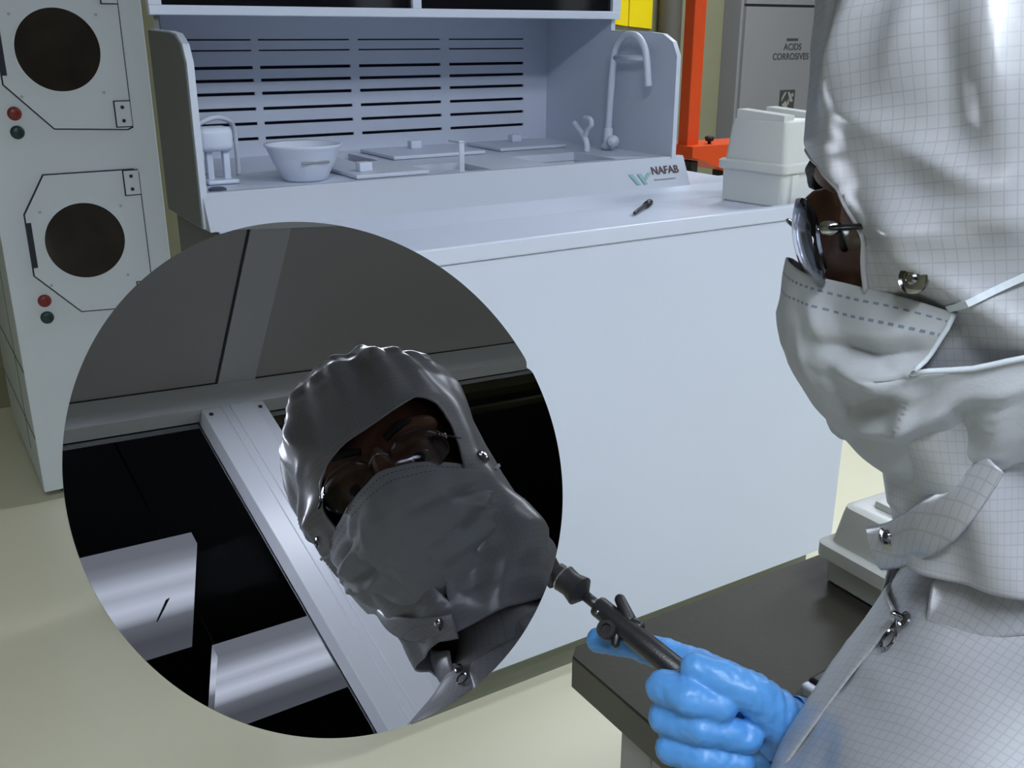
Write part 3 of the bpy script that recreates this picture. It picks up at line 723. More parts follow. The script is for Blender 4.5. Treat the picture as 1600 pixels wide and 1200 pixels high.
# ---------------- head and neck: one continuous skin
b = NB()
def ell(c, rf, rl, ru, tilt=0):
    f = EF*math.cos(tilt) + EU*math.sin(tilt); u = EU*math.cos(tilt) - EF*math.sin(tilt)
    ellipsoid(b, P(*c), (f*rf, EL*rl, u*ru), 28)
ell((-.012, 0, .045), .094, .073, .092)
ell((.020, 0, -.02), .066, .064, .085)
ell((.036, 0, -.080), .026, .028, .022)            # chin
ell((.024, 0, -.06), .050, .050, .036)
for s in (-1, 1):
    ell((.050, s*.034, -.024), .026, .026, .022)   # cheekbones
    ell((.066, s*.028, .036), .022, .032, .012)    # brow ridge
    ell((-.005, s*.078, -.005), .018, .006, .032)   # ears
ell((.080, 0, .006), .014, .010, .026, -.35)        # nose bridge
ell((.087, 0, -.022), .012, .012, .012)
for s in (-1, 1): ell((.080, s*.011, -.026), .010, .008, .009); ell((.0635, s*.031, .0155), .0135, .0155, .0115)
ell((.071, 0, -.050), .012, .024, .007); ell((.067, 0, -.062), .012, .020, .007)   # lips
capsule(b, P(-.02, 0, -.06), P(-.035, -.028, -.175), .048, .044, 24)
me = remeshed(b, .0026, 9); me.materials.append(M['skin'])
head = link('body', me, person, smooth=True)
for s in (-1, 1):
    b = NB(); ell((.0640, s*.031, .0105), .0125, .0125, .0125); part('eye', b, 'eyewhite', head, smooth=True)
    b = NB(); ell((.0745, s*.031, .0070), .003, .0058, .0058); part('iris', b, 'hair', head, smooth=True)
    b = NB(); tube(b, spline([P(.0875, s*.012, .032), P(.0855, s*.030, .038), P(.0735, s*.052, .034)], 6), [.0035]*4+[.0042]*5+[.003]*4, 8); part('eyebrow', b, 'hair', head, smooth=True)

# ---------------- spectacles
gl = NB()
for s in (-1, 1):
    g = []
    for j in range(9):
        for i in range(13):
            u = -1+i/6; v = -1+j/4
            k = math.sqrt(max(0, 1-abs(v)**3*.55))
            L = .034 + u*.025*k; U = .006 + v*.019*math.sqrt(max(0, 1-abs(u)**4*.45))
            F = .0965 - (L-.01)**2*5.5 + (U-.006)*.16 - .004*v*v
            g.append(gl.verts.new(P(F, s*L, U)))
    for j in range(8):
        for i in range(12):
            q = [g[j*13+i], g[j*13+i+1], g[(j+1)*13+i+1], g[(j+1)*13+i]]
            gl.faces.new(q if s > 0 else q[::-1])
me = bpy.data.meshes.new('l'); gl.to_mesh(me); gl.free()
me = modded(me, [('SOLIDIFY', dict(thickness=.0016, offset=0))]); me.materials.append(M['lens'])
b = NB(); tube(b, spline([P(.0955, -.010, .012), P(.1005, 0, .016), P(.0955, .010, .012)], 5), .0012, 8)
spec = part('eyeglasses', b, 'chrome', person, smooth=True)
link('lens', me, spec, smooth=True)
for s in (-1, 1):
    b = NB(); box_m = P(.079, s*.0595, .012)
    ellipsoid(b, box_m, (EF*.005, EL*.0022, EU*.0032), 12); part('hinge', b, 'chrome', spec, smooth=True)
    b = NB(); tube(b, [P(.080, s*.060, .012), P(.06, s*.071, .012), P(.0, s*.078, .010)], [.0012, .0013, .0015], 8); part('temple', b, 'black', spec, smooth=True)

# ---------------- hood
HT = [(-.140, .050, .052, .085), (-.118, .055, .052, .088), (-.09, .060, .060, .095), (-.06, .070, .070, .105), (-.03, .083, .080, .110), (0, .090, .086, .118), (.03, .0915, .0885, .122),
      (.06, .0915, .0905, .122), (.09, .0905, .0905, .120), (.112, .086, .084, .110), (.132, .074, .071, .094), (.148, .062, .053, .070), (.159, .038, .031, .042), (.165, .014, .012, .016), (.1662, .001, .001, .001)]
RT = [(-.140, .075), (-.118, .088), (-.10, .103), (-.085, .108), (-.06, .100), (-.03, .092), (0, .088), (.03, .0885)]
AO = [(-.14, 0), (-.115, 0), (-.09, 8), (-.06, 26), (-.03, 39), (-.011, 43.5), (.007, 44.8), (.026, 37.7), (.037, 28.5), (.0425, 20), (.0465, 9), (.048, 0)]
def open_az(u):
    """azimuth of the face opening on the left and on the right at height u"""
    if u >= .0605: return (-math.radians(32), math.radians(32))
    l = math.radians(lerp_table(AO, u)[0]) if u < .0425 else math.radians(20)*math.sqrt((.048-u)/.0055) if u < .048 else -math.radians(32)*((u-.048)/.0125)**.8
    r = math.radians(lerp_table(AR, u)[0]) if u < .050 else math.radians(32)+math.radians(12)*math.sqrt(max(0, (.0605-u)/.0105))
    return (l, r)
AR = [(-.14, 0), (-.115, 0), (-.09, 8), (-.06, 26), (-.03, 39), (-.011, 43.5), (.007, 46), (.026, 47), (.040, 46), (.050, 44)]
def px_fu(px, py, L=.085):
    q = pxl(px, py, L); return q.x, q.z
# folds seen on the left of the hood: (pixel from, pixel to, half width m, height m)
FOLD = [((1325, 356), (1480, 368), .012, .0115), ((1410, 398), (1610, 525), .007, .0075), ((1430, 232), (1545, 296), .007, .0065), ((1530, -20), (1590, 330), .013, .0085),
        ((1340, -10), (1300, 130), .007, .0055), ((1425, -10), (1400, 110), .008, .0040), ((1330, 170), (1400, 215), .006, .003), ((1470, 10), (1500, 200), .006, -.0035), ((1500, 330), (1620, 360), .010, .005), ((1385, 420), (1560, 600), .008, -.003)]
FOLD = [(px_fu(*a), px_fu(*c), wd, h) for a, c, wd, h in FOLD]
def segd(p, a, c):
    ax_, ay = a; bx, by = c; dx, dy = bx-ax_, by-ay; l2 = dx*dx+dy*dy
    t = max(0, min(1, ((p[0]-ax_)*dx+(p[1]-ay)*dy)/l2)); qx, qy = ax_+dx*t, ay+dy*t
    s = ((p[0]-ax_)*dy - (p[1]-ay)*dx)/math.sqrt(l2)
    return math.hypot(p[0]-qx, p[1]-qy), t, s
def folds(F, U):
    d = 0
    for a, c, wd, h in FOLD:
        r_, t, s = segd((F, U), a, c)
        e = r_/wd
        if e < 3.5: d += h*1.25*math.exp(-abs(e)**1.4*1.1)*(.45+.55*math.sin(PI*min(1, max(0, t*.8+.1))))
    return d
rows = []
us = []
u = -.140
while u < .1662: us.append(u); u += .0022 if u < .13 else .0011
us.append(.1662)
NA = 180
vs = []; fs = []; uvs = []
for u in us:
    f, s, bk = lerp_table(HT, u); sr = lerp_table(RT, u)[0] if u < .03 else s
    ao, ar = open_az(u)
    for k in range(NA+1):
        a = min(max(math.radians(-32) + math.radians(394)*k/NA, ao), 2*PI-ar)
        ca, sa = math.cos(a), math.sin(a); n_ = 2.35
        rf = f if ca > 0 else bk; rl = s if sa > 0 else sr
        rr = 1/((abs(ca)/rf)**n_ + (abs(sa)/rl)**n_)**(1/n_)
        # gathers below the crown seam and a broad irregular drape
        g = 0
        top = max(0, min(1, (u-.05)/.075)); fade = 1-max(0, (u-.150)/.016)
        g += .0042*top*fade*(math.sin(a*9+.6+1.3*math.sin(a*3)) + .6*math.sin(a*17+2))*.7
        crest = math.exp(-((u-.128)/.006)**2); g += crest*.0035*(1+.5*math.sin(a*23))
        nz = noise.noise(Vector((math.cos(a)*2.2, math.sin(a)*2.2, u*16)))
        g += .0055*nz*min(1, max(0, (u+.16)/.03))
        low = max(0, min(1, (-.02-u)/.06)); g += .004*low*math.sin(a*6+u*60+1)
        edge = min(1, abs(math.sin(a*.5))*2.2) if ao == 0 else max(min(1, min(a-ao, 2*PI-ar-a)/.35), min(1, max(0, (u-.0605)/.012)))
        g *= .25+.75*edge
        F, L = rr*ca, rr*sa
        if L > 0: g += folds(F, u)*min(1, edge*1.5)*min(1, L/.03)
        F += g*ca; L += g*sa
        # crown dips between two bumps, front bump sits forward
        vs.append(P(F, L, u)); uvs.append((a*.088, u*1.0 if u < .13 else .13+(u-.13)*2.2))
W_ = NA+1
for j in range(len(us)-1):
    closed = us[j] >= .048 or us[j] < -.115
    for k in range(NA):
        fs.append((j*W_+k, j*W_+k+1, (j+1)*W_+k+1, (j+1)*W_+k))
me = bpy.data.meshes.new('hood'); me.from_pydata(vs, [], fs)
set_uv(me, uvs)
bm = bmesh.new(); bm.from_mesh(me); bmesh.ops.remove_doubles(bm, verts=bm.verts[:], dist=.00004); bmesh.ops.recalc_face_normals(bm, faces=bm.faces[:]); bm.to_mesh(me); bm.free()
me = modded(me, [('SOLIDIFY', dict(thickness=.0014, offset=-1))]); me.materials.append(M['hood'])
hood = link('hood', me, person, smooth=True)
def opening(u):
    f, s, bk = lerp_table(HT, u); sr = lerp_table(RT, u)[0] if u < .03 else s
    return f, s, sr
b = NB(); hem = []
for sgn in (1, -1):
    seg = []
    for u in [x*.001 for x in range(-14, 61)] + [.0604]:
        f, s, bk = lerp_table(HT, u); sr = lerp_table(RT, u)[0] if u < .03 else s
        ao = open_az(u)[0 if sgn > 0 else 1]
        sg2 = sgn if ao >= 0 else -sgn; ao = abs(ao)
        rl = s if sg2 > 0 else sr; n_ = 2.35
        rr = 1/((math.cos(ao)/f)**n_ + (math.sin(ao)/rl)**n_)**(1/n_)
        seg.append(P(rr*math.cos(ao), sg2*rr*math.sin(ao), u))
    hem += seg if sgn > 0 else seg[::-1]
tube(b, hem[::2], .0012, 8); part('hem', b, M['hood'], hood, smooth=True)

# ---------------- face mask
T_ROWS = {   # t: list of (L, F, U) for the left half, centre first
 0.0: [(0, .1005, -.001), (.018, .0975, -.004), (.036, .0885, -.0075), (.055, .0700, -.0115), (.072, .0520, -.0155), (.0800, .0340, -.0215)],
 .10: [(0, .1030, -.012), (.018, .1000, -.014), (.036, .0910, -.0170), (.055, .0725, -.0210), (.072, .0540, -.0235), (.0790, .0365, -.0275)],
 .22: [(0, .1060, -.026), (.018, .1015, -.027), (.036, .0925, -.0290), (.055, .0755, -.0330), (.071, .0590, -.0370), (.0770, .0435, -.0390)],
 .34: [(0, .1045, -.040), (.018, .1000, -.041), (.036, .0905, -.0430), (.055, .0740, -.0450), (.070, .0610, -.0470), (.0770, .0490, -.0450)],
 .42: [(0, .1010, -.050), (.018, .0965, -.051), (.036, .0880, -.0515), (.055, .0720, -.0510), (.071, .0580, -.0490), (.0805, .0300, -.0425)],
 .55: [(0, .0920, -.066), (.018, .0890, -.066), (.036, .0810, -.0650), (.055, .0640, -.0610), (.071, .0450, -.0530), (.0850, .0080, -.0370)],
 .70: [(0, .0790, -.082), (.018, .0765, -.082), (.036, .0690, -.0800), (.053, .0530, -.0745), (.068, .0340, -.0640), (.0840, -.0050, -.0440)],
 .85: [(0, .0640, -.096), (.018, .0620, -.096), (.036, .0550, -.0930), (.050, .0400, -.0860), (.064, .0220, -.0760), (.0790, -.0100, -.0600)],
 1.0: [(0, .0480, -.106), (.018, .0460, -.106), (.034, .0400, -.1020), (.046, .0280, -.0950), (.060, .0120, -.0840), (.0760, -.0130, -.0680)]}
tk = sorted(T_ROWS)
def mask_pt(t, s):
    """t 0 top..1 chin, s 0 centre..1 side"""
    i = max(k for k in range(len(tk)-1) if tk[k] <= t + 1e-9) if t < 1 else len(tk)-2
    tt = (t-tk[i])/(tk[i+1]-tk[i])
    def on(row, s):
        x = s*(len(row)-1); k = min(int(x), len(row)-2); q = x-k
        p0, p1, p2, p3 = (Vector(row[max(k-1, 0)]), Vector(row[k]), Vector(row[k+1]), Vector(row[min(k+2, len(row)-1)]))
        if k == 0: p0 = Vector((-row[1][0], row[1][1], row[1][2]))
        return .5*((2*p1)+(p2-p0)*q+(2*p0-5*p1+4*p2-p3)*q*q+(-p0+3*p1-3*p2+p3)*q**3)
    return on(T_ROWS[tk[i]], s)*(1-tt) + on(T_ROWS[tk[i+1]], s)*tt
MF = [((1285, 545), (1370, 556), .0045, -.0042), ((1360, 552), (1445, 540), .004, -.0035), ((1290, 562), (1424, 612), .0038, .0040), ((1305, 610), (1335, 700), .004, -.0035), ((1325, 690), (1290, 580), .004, .003),
      ((1420, 615), (1408, 672), .0035, .0040), ((1408, 672), (1320, 675), .004, .0036), ((1330, 640), (1410, 625), .006, -.003), ((1500, 615), (1502, 690), .0045, -.0035), ((1490, 610), (1600, 585), .004, .003),
      ((1408, 672), (1490, 620), .004, .0035), ((1440, 690), (1520, 690), .006, -.0025), ((1560, 600), (1540, 700), .005, .003), ((1240, 520), (1285, 640), .006, .003), ((1265, 480), (1290, 545), .004, .0025)]
def fu(px, py, L=.06):
    q = pxl(px, py, L); return q.x, q.z
MF = [(fu(*a), fu(*c), wd, h) for a, c, wd, h in MF]
RF = [((.092, -.024), (.045, -.030), .005, .0035), ((.098, -.045), (.040, -.034), .004, -.0035), ((.09, -.052), (.03, -.060), .005, .0035), ((.088, -.075), (.040, -.045), .004, -.0035), ((.075, -.085), (.02, -.055), .005, .0035), ((.06, -.09), (.01, -.065), .005, -.003), ((.095, -.035), (.075, -.09), .006, .003)]
NS, NT = 120, 90
vs = []; fs = []; uvs = []; base = []
for j in range(NT+1):
    t = j/NT
    for i in range(NS+1):
        s = -1+2*i/NS
        p = mask_pt(t, abs(s)); L, F, U = p
        sg = 1 if s >= 0 else -1
        base.append(Vector((F, L*sg, U))); uvs.append((s*.095, t*1.0))
def bn(j, i):
    a = base[j*(NS+1)+min(i+1, NS)] - base[j*(NS+1)+max(i-1, 0)]; c = base[min(j+1, NT)*(NS+1)+i] - base[max(j-1, 0)*(NS+1)+i]
    n = a.cross(c); n.normalize(); return n if n.x > 0 or (n.x > -.5 and n.y*base[j*(NS+1)+i].y > 0) else -n
for j in range(NT+1):
    for i in range(NS+1):
        q = base[j*(NS+1)+i]; d = 0
        for a, c, wd, h in (MF if q.y > 0 else [(a_, c_, w_, h_*1.5) for a_, c_, w_, h_ in RF]):
            r_, t, s = segd((q.x, q.z), a, c); e = r_/wd
            if e < 4: d += h*1.5*max(0, 1-e*.55)**1.25*(.4+.6*math.sin(PI*min(1, max(0, t))))
        wgt = min(1, abs(q.y)/.012)*min(1, j/8)*min(1, (NT-j)/6)
        n = bn(j, i); q = q + n*(d*wgt)
        q += n*(.0012*noise.noise(Vector((q.x*60, q.y*60, q.z*60))))
        vs.append(P(*q))
for j in range(NT):
    for i in range(NS):
        fs.append((j*(NS+1)+i, j*(NS+1)+i+1, (j+1)*(NS+1)+i+1, (j+1)*(NS+1)+i))
me = bpy.data.meshes.new('mask'); me.from_pydata(vs, [], fs); set_uv(me, uvs)
me = modded(me, [('SOLIDIFY', dict(thickness=.0012, offset=0))]); me.materials.append(M['mask'])
mask = link('face_mask', me, person, smooth=True)
M['maskedge'] = mat('mask_edge_binding', (.68, .74, .80), .7)
edge = []
for j in range(NT+1): edge.append(vs[j*(NS+1)+NS])
b = NB(); tube(b, edge[::3], .0011, 8); part('edge_binding', b, 'maskedge', mask, smooth=True)
b = NB(); tube(b, [vs[j*(NS+1)] for j in range(0, NT+1, 3)], .0011, 8); part('edge_binding', b, 'maskedge', mask, smooth=True)
def strap(a, c, bulge, n=14, wd=.0032):
    bb = NB(); pts = []
    for k in range(n+1):
        t = k/n; q = Vector(a)*(1-t)+Vector(c)*t; pts.append(q)
    ps = [P(*q) for q in pts]
    vsn = []
    for k, q in enumerate(ps):
        d = (ps[min(k+1, n)]-ps[max(k-1, 0)]).normalized(); nrm = (q-P(0, 0, pts[k].z)); nrm = (nrm - d*nrm.dot(d)).normalized(); sd = d.cross(nrm)
        vsn.append([bb.verts.new(q+sd*wd+nrm*.0008), bb.verts.new(q-sd*wd+nrm*.0008), bb.verts.new(q-sd*wd), bb.verts.new(q+sd*wd)])
    for x, y in zip(vsn, vsn[1:]):
        for e in range(4): bb.faces.new((x[e], x[(e+1) % 4], y[(e+1) % 4], y[e]))
    bb.faces.new(vsn[0]); bb.faces.new(vsn[-1][::-1])
    return bb
hood_bvh = BVHTree.FromPolygons([v.co + ORG['person'] for v in hood.data.vertices], [tuple(p.vertices) for p in hood.data.polygons])
def on_hood(F, U, sgn=1, off=.0012):
    o_ = P(F, sgn*.3, U); hit = hood_bvh.ray_cast(o_, -EL*sgn)
    return loc(hit[0]) + Vector((0, sgn*off, 0)) if hit[0] else Vector((F, sgn*.08, U))
def hood_strap(fu0, fu1, sgn, name='tie_strap', n=40, wd=.0013):
    bb = NB(); rows_ = []
    ps = []
    for k in range(n+1):
        t = k/n; F = fu0[0]*(1-t)+fu1[0]*t; U = fu0[1]*(1-t)+fu1[1]*t; ps.append(P(*on_hood(F, U, sgn)))
    for k, q in enumerate(ps):
        d = (ps[min(k+1, n)]-ps[max(k-1, 0)]).normalized(); nrm = (EL*sgn - d*(EL*sgn).dot(d)).normalized(); sd = d.cross(nrm)
        rows_.append([bb.verts.new(q+sd*wd+nrm*.0008), bb.verts.new(q-sd*wd+nrm*.0008), bb.verts.new(q-sd*wd-nrm*.0004), bb.verts.new(q+sd*wd-nrm*.0004)])
    for x, y in zip(rows_, rows_[1:]):
        for e in range(4): bb.faces.new((x[e], x[(e+1) % 4], y[(e+1) % 4], y[e]))
    bb.faces.new(rows_[0]); bb.faces.new(rows_[-1][::-1])
    return part(name, bb, 'maskedge', mask, smooth=False)
for sg in (1, -1):
    hood_strap((.036, -.020), (-.08, .035), sg); hood_strap((.004, -.046), (-.09, -.040), sg)

# ---------------- coverall: torso, sleeves and legs in one surface
TT = [(-.118, .030, .070, .040), (-.140, .040, .080, .048), (-.155, .048, .088, .060), (-.165, .056, .094, .080), (-.178, .058, .102, .112), (-.192, .068, .110, .148), (-.222, .088, .120, .186), (-.262, .111, .126, .200), (-.33, .130, .130, .198),
      (-.44, .142, .125, .188), (-.56, .125, .125, .178), (-.68, .125, .140, .186), (-.75, .10, .13, .175), (-.785, .05, .08, .11)]
def floorU(F, L): return (-HC.z - EF.z*F - EL.z*L)/EU.z
b = NB(); t = bmesh.new(); rings = []
uu = -.118
while uu > -.786:
    f, bk, s = lerp_table(TT, uu); ring = []
    for k in range(64):
        a = 2*PI*k/64; ca, sa = math.cos(a), math.sin(a); n_ = 2.2
        rf = f+.02 if ca > 0 else bk-.02
        if ca > 0 and sa < 0: n_ = 1.75; rf *= 1-.10*sa*sa
        rr = 1/((abs(ca)/rf)**n_+(abs(sa)/s)**n_)**(1/n_)
        ring.append(t.verts.new(P(rr*ca-.02, rr*sa - .03*max(0, min(1, (uu+.34)/.16)), uu)))
    rings.append(ring); uu -= .008
for x, y in zip(rings, rings[1:]):
    for k in range(64): t.faces.new((x[k], x[(k+1) % 64], y[(k+1) % 64], y[k]))
t.faces.new(rings[0]); t.faces.new(rings[-1][::-1]); merge(b, t)
WR_ = loc(pz(1335, 1165, .572)); ELB = Vector((.02, -.262, -.435)); SHR = Vector((-.022, -.188, -.212)); SHL = Vector((-.022, .168, -.232))
capsule(b, P(*SHR), P(*ELB), .066, .054); capsule(b, P(*ELB), P(*WR_), .054, .037)
capsule(b, P(-.02, -.09, -.165), P(*SHR), .045, .064)
EL_L = Vector((.01, .262, -.46)); WR_L = Vector((.205, .135, -.625))
capsule(b, P(*SHL), P(*EL_L), .060, .052); capsule(b, P(*EL_L), P(*WR_L), .052, .036)
for s in (-1, 1):
    kn = Vector((.42, s*.125, -.735)); fu_ = floorU(.43, s*.125); an = Vector((.43, s*.125, fu_+.10))
    capsule(b, P(-.02, s*.095, -.70), P(*kn), .092, .070); capsule(b, P(*kn), P(*an), .070, .052)
me = remeshed(b, .0062, 5)
# wrinkles
ra = me.attributes.new('rest', 'FLOAT_VECTOR', 'POINT'); cc = np.empty(len(me.vertices)*3, dtype=np.float32); me.vertices.foreach_get('co', cc); ra.data.foreach_set('vector', cc)
nrms = [v.normal.copy() for v in me.vertices]
for v, n in zip(me.vertices, nrms):
    q = loc(v.co)
    d = .0028*noise.noise(Vector((q.x*18, q.y*14, q.z*18))) + .0018*noise.noise(Vector((q.x*45+3, q.y*35, q.z*40)))
    if q.z > -.3 and q.x > -.02: d += .0022*math.sin((q.x*.6+q.z)*150 + 3*noise.noise(Vector((q.x*12, q.y*12, q.z*12))))*max(0, min(1, (-.17-q.z)/.04))*.6
    v.co = v.co + n*d
tgt = (EU - EL).normalized(); ax1 = EF*math.cos(.6) + tgt*math.sin(.6); ax2 = -EF*math.sin(.6) + tgt*math.cos(.6)
M['cover'] = cloth_grid('gridded_coverall_cloth', GC, (.17, .18, .22), False, axes=(tuple(ax1.normalized()), tuple(ax2.normalized())), pitch=(.0036, .0040), strength=.3)
M['cover'].name = 'gridded_coverall_cloth'; me.materials.append(M['cover'])
cover = link('coverall', me, person, smooth=True)
cbv = BVHTree.FromPolygons([v.co + ORG['person'] for v in cover.data.vertices], [tuple(p.vertices) for p in cover.data.polygons])
def see(px, py, off=.0015, bv=None):
    d = ray(px, py).normalized(); h = (bv or cbv).ray_cast(O, d); return (h[0]+h[1]*off, h[1]) if h[0] else (None, None)

# collar band (left and right halves meet in front), hood bib flap with snap, placket
def sheet(name, grid, thick=.0022, m='cover', parent=None, sub=1):
    nr, nc = len(grid), len(grid[0]); me = bpy.data.meshes.new(name)
    me.from_pydata([tuple(p) for r_ in grid for p in r_], [], [(j*nc+i, j*nc+i+1, (j+1)*nc+i+1, (j+1)*nc+i) for j in range(nr-1) for i in range(nc-1)])
    mods = [('SOLIDIFY', dict(thickness=thick, offset=0))]
    if sub: mods.append(('SUBSURF', dict(levels=sub)))
    me = modded(me, mods); me.materials.append(M[m])
    ra = me.attributes.new('rest', 'FLOAT_VECTOR', 'POINT'); cc = np.empty(len(me.vertices)*3, dtype=np.float32); me.vertices.foreach_get('co', cc); ra.data.foreach_set('vector', cc)
    return link(name, me, parent or person, smooth=True)
grid = []
for j in range(7):
    v = j/6; row = []
    for k in range(45):
        a = math.radians(46 + (348-46)*k/44); ca, sa = math.cos(a), math.sin(a)
        lo = -.181 + .021*(1-ca)*(1 if ca > 0 else .5) + (.0105 if ca <= 0 else 0); hg = .024 + .011*min(1, (1-ca)) + .004*max(0, -ca)
        U = lo + hg*v; R_ = .069 - .004*v + .003*math.sin(v*PI); fx = (.062 - .006*v) if ca > 0 else (.092 - .008*v)
        row.append(P(fx*ca, R_*sa - .03, U))
    grid.append(row)
sheet('collar', grid, .0025, parent=cover)
# flap of the hood running from under the jaw to the front
def strip(pts, wd, name, parent, m='cover', nseg=10, thick=.002, up=None):
    pts = spline(pts, nseg); g = [[], [], []]
    for k, q in enumerate(pts):
        d = (pts[min(k+1, len(pts)-1)]-pts[max(k-1, 0)]).normalized(); view = (q-O).normalized() if up is None else up
        sd = d.cross(view).normalized()
        for r_, e in enumerate((-1, 0, 1)): g[r_].append(q + sd*(wd*(1-.55*max(0, k/(len(pts)-1)-.6)/.4))*e*.5 - view*(.0015 if e == 0 else 0))
    return sheet(name, g, thick, m, parent)
fl = strip([P(.064, .002, -.139), P(.053, .018, -.131), P(.042, .040, -.117), P(.030, .056, -.100), P(.018, .063, -.082)], .022, 'neck_flap', hood, up=(P(0, 0, -.12)-P(.04, .06, -.12)).normalized())
def snap(p, nrm, r_, name='snap_button', par=cover, ringonly=False, tall=.004):
    bb = NB()
    if ringonly: lathe(bb, p, nrm, [(0, r_*.74), (0, r_), (.0008, r_*.97), (.0012, r_*.87), (.0008, r_*.74)], 24, cap=False)
    else: lathe(bb, p, nrm, [(0, r_), (.0012, r_), (.0020, r_*.72), (.0022, r_*.5), (tall, r_*.42), (tall+.0012, r_*.25)], 24)
    return part(name, bb, 'chrome', par, angle=40)
q = P(.0555, .014, -.1285); snap(q, (P(.0555, .014, -.1285)-P(.02, -.03, -.14)).normalized(), .0062, par=hood, tall=.0035)
q = on_hood(.048, -.008, 1, .0008); snap(P(*q), (EL*.85+EF*.5+EU*.1).normalized(), .0058, par=hood, tall=.0022)
q = on_hood(.048, -.008, -1, .0008); snap(P(*q), (-EL*.85+EF*.5+EU*.1).normalized(), .0065, par=hood, tall=.0022)
# placket down the front
rows3 = []
for k in range(16):
    t = k/15; U = -.168 - .34*t; row = []
    for j in range(5):
        L = -.045 + .055*j/4
        h = cbv.ray_cast(P(.4, L, U), -EF); p = h[0] + h[1]*(.0022 if 0 < j < 4 else .0003) if h[0] else P(.1, L, U)
        row.append(p)
    rows3.append(row)
plk = sheet('placket', rows3, .0016, parent=cover)
pbv = BVHTree.FromPolygons([v.co + ORG['person'] for v in plk.data.vertices], [tuple(p.vertices) for p in plk.data.polygons])
for (px, py, ro) in ((1418, 972, False), (1394, 1003, True)):
    q, nrm = see(px, py, .0006); q2, n2 = see(px, py, .0006, pbv)
    if q2 is not None and (q is None or (q2-O).length < (q-O).length): q, nrm = q2, n2
    if nrm.dot(ray(px, py)) > 0: nrm = -nrm
    snap(q + nrm*.0012, nrm, .0058 if ro else .0042, par=cover, ringonly=ro, tall=.0060)

# ---------------- gloved right hand closed on the wand
b = NB()
Z0 = .030
def hp(px, py, z): return pz(px, py, z+Z0)
def chain(pts, rs):
    for (p, r0), (q, r1) in zip(zip(pts, rs), zip(pts[1:], rs[1:])): capsule(b, hp(*p), hp(*q), r0, r1, 18)
mm = .001
# index: along the far side of the wand
chain([(936, 1000, .600), (985, 1006, .590), (1040, 1022, .577), (1105, 1046, .562), (1165, 1085, .548)], [8.2*mm, 8.8*mm, 9.6*mm, 10.4*mm, 12*mm])
# thumb: over the near side
chain([(1088, 1044, .520), (1130, 1060, .516), (1178, 1084, .514), (1232, 1136, .522)], [9.0*mm, 10.6*mm, 11.8*mm, 15*mm])
# middle: knuckle far left, tip curls back towards the thumb
chain([(1120, 1100, .552), (1058, 1075, .548), (1036, 1074, .530), (1075, 1090, .515), (1126, 1106, .513)], [10.5*mm, 10.2*mm, 10*mm, 10.3*mm, 9.0*mm])
# ring
chain([(1130, 1135, .552), (1062, 1122, .548), (1040, 1122, .532), (1095, 1136, .517), (1168, 1153, .516)], [10.5*mm, 10*mm, 10*mm, 10.3*mm, 8.6*mm])
# little finger
chain([(1140, 1170, .550), (1070, 1165, .548), (1048, 1170, .532), (1100, 1184, .520), (1160, 1194, .520)], [10*mm, 9.4*mm, 9*mm, 9.4*mm, 8*mm])
# palm and wrist
chain([(1140, 1100, .556), (1215, 1140, .545)], [14*mm, 17*mm]); chain([(1140, 1160, .556), (1225, 1160, .548)], [14*mm, 18*mm])
chain([(1180, 1105, .540), (1262, 1158, .540)], [15*mm, 19*mm]); chain([(1110, 1120, .560), (1120, 1180, .560)], [11*mm, 11*mm])
chain([(1225, 1140, .535), (1275, 1160, .538)], [19*mm, 20*mm])
me = remeshed(b, .0014, 3)
nrms = [v.normal.copy() for v in me.vertices]
for v, n in zip(me.vertices, nrms):
    d = .0007*noise.noise(v.co*130) + .0004*noise.noise(v.co*300)
    q = loc(v.co)
    # stretched wrinkles around the thumb base and the wrist
    c0 = hp(1225, 1110, .52); k = (v.co-c0).length
    d += .0009*math.sin((v.co-c0).dot(Rv)*900 + 4*noise.noise(v.co*60))*math.exp(-(k/.020)**2)
    v.co = v.co + n*d
me.materials.append(M['glove'])
glove = link('glove', me, person, smooth=True)
b = NB(); wp = hp(1252, 1153, .537); wd_ = (hp(1285, 1166, .540)-hp(1225, 1140, .534)).normalized()
lathe(b, wp, wd_, [(-.012, .0205), (-.006, .0215), (0, .0212), (.004, .0226), (.008, .0218), (.012, .0234), (.016, .0226), (.024, .0232)], 40, cap=False)
me = bpy.data.meshes.new('c'); b.to_mesh(me); b.free()
for v in me.vertices: v.co += Vector((noise.noise(v.co*150), noise.noise(v.co*150+Vector((9, 0, 0))), noise.noise(v.co*150+Vector((0, 9, 0)))))*.0022
me = modded(me, [('SOLIDIFY', dict(thickness=.0008, offset=0)), ('SUBSURF', dict(levels=1))]); me.materials.append(M['glove']); link('glove_cuff', me, glove, smooth=True)
# left glove resting on the thigh
b = NB(); bw = WR_L + Vector((.03, -.008, -.008))
def lp(x, y, z): return P(bw.x+x, bw.y+y, bw.z+z)
capsule(b, lp(-.03, .008, .008), lp(.0, 0, 0), .024, .024); capsule(b, lp(0, .012, 0), lp(.06, .020, -.014), .018, .014); capsule(b, lp(0, -.012, 0), lp(.06, -.022, -.014), .018, .014); capsule(b, lp(.02, 0, 0), lp(.06, 0, -.012), .018, .014)
for k, (y, l1) in enumerate(((-.030, .036), (-.010, .042), (.010, .040), (.029, .032))):
    capsule(b, lp(.06, y*.8, -.012), lp(.06+l1, y, -.016), .0098, .0092); capsule(b, lp(.06+l1, y, -.016), lp(.06+l1*1.75, y*1.05, -.030), .0092, .0078)
capsule(b, lp(.0, -.026, -.004), lp(.035, -.050, -.014), .013, .011); capsule(b, lp(.035, -.050, -.014), lp(.062, -.056, -.022), .011, .009)
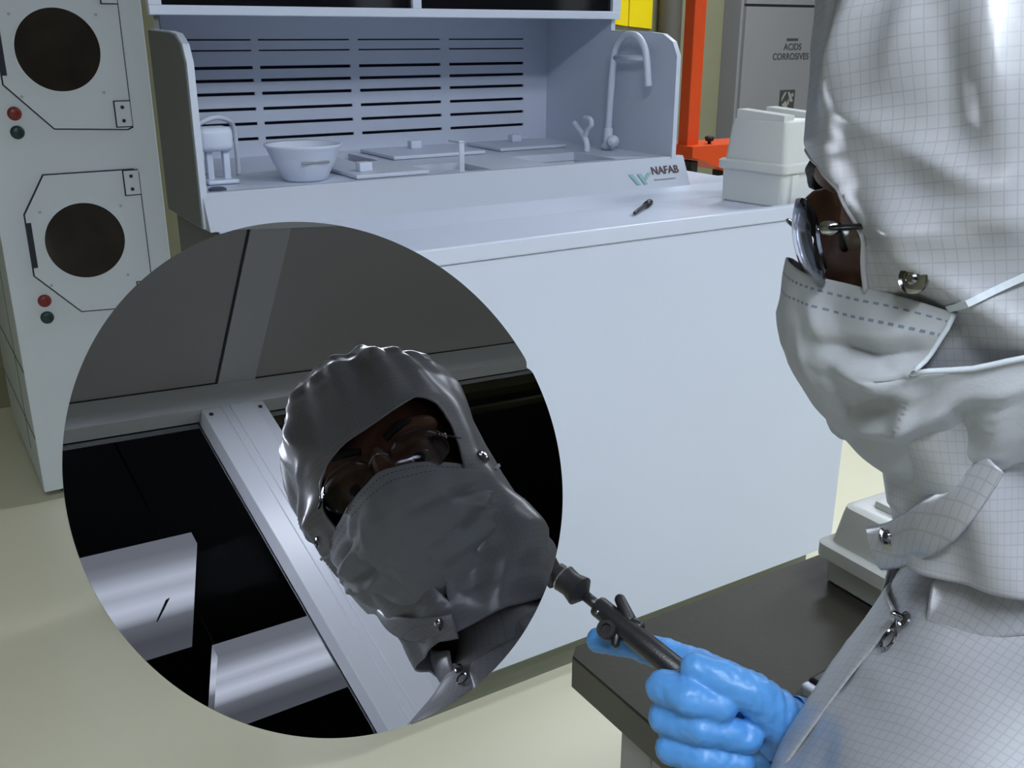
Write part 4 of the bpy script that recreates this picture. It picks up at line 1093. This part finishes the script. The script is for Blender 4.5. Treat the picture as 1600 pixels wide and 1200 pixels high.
me = remeshed(b, .002, 3); me.materials.append(M['glove']); link('glove', me, person, smooth=True)
# shoes
for s in (-1, 1):
    fu_ = floorU(.47, s*.125); t = bmesh.new(); b = NB()
    c0 = P(.43, s*.125, 0); fx = Vector((EF.x, EF.y, 0)).normalized(); lx = Vector((EL.x, EL.y, 0)).normalized()
    base_ = Vector((c0.x, c0.y, 0))
    def so(x, y, z): return base_ + fx*x + lx*y + Vector((0, 0, z))
    capsule(b, so(-.05, 0, .052), so(.05, 0, .050), .048, .048); capsule(b, so(.05, 0, .045), so(.15, 0, .036), .046, .034); capsule(b, so(-.02, 0, .05), so(-.01, 0, .13), .046, .050)
    me = remeshed(b, .005, 4)
    for v in me.vertices:
        if v.co.z < .012: v.co.z = .001
    me.materials.append(M['cover']); link('boot_cover', me, person, smooth=True)

# stool
sc = P(-.03, 0, -.79); sz = min((cover.matrix_world @ v.co).z if False else (v.co + ORG['person']).z for v in cover.data.vertices if (loc(v.co + ORG['person'])).z > -.82 and loc(v.co+ORG['person']).x < .1)
st = thing('stool', (sc.x, sc.y, 0), 'round lab stool under the seated person', 'stool')
b = NB(); lathe(b, (sc.x, sc.y, sz-.055), (0, 0, 1), [(0, .165), (.01, .18), (.05, .18), (.058, .165)], 40); part('seat', b, 'blackmatt', st, angle=40)
b = NB(); lathe(b, (sc.x, sc.y, .05), (0, 0, 1), [(0, .03), (.02, .025), (sz-.10, .025)], 20); part('column', b, 'chrome', st, angle=40)
for k in range(5):
    a = 2*PI*k/5+.3; b = NB(); tube(b, [(sc.x, sc.y, .07), (sc.x+.24*math.cos(a), sc.y+.24*math.sin(a), .035)], [.02, .014], 10)
    lathe(b, (sc.x+.24*math.cos(a), sc.y+.24*math.sin(a), 0), (0, 0, 1), [(0, .018), (.02, .02), (.036, .014)], 16); part('leg', b, 'blackmatt', st, smooth=True)

# ------------------------------------------------------------------ world and view
wd_ = bpy.data.worlds.new('world'); scene.world = wd_; wd_.use_nodes = True
wd_.node_tree.nodes['Background'].inputs[0].default_value = (.55, .6, .7, 1); wd_.node_tree.nodes['Background'].inputs[1].default_value = .03
vs_ = scene.view_settings; vs_.view_transform = 'Standard'; vs_.look = 'None'; vs_.gamma = 1; vs_.exposure = EXPO; vs_.use_curve_mapping = False
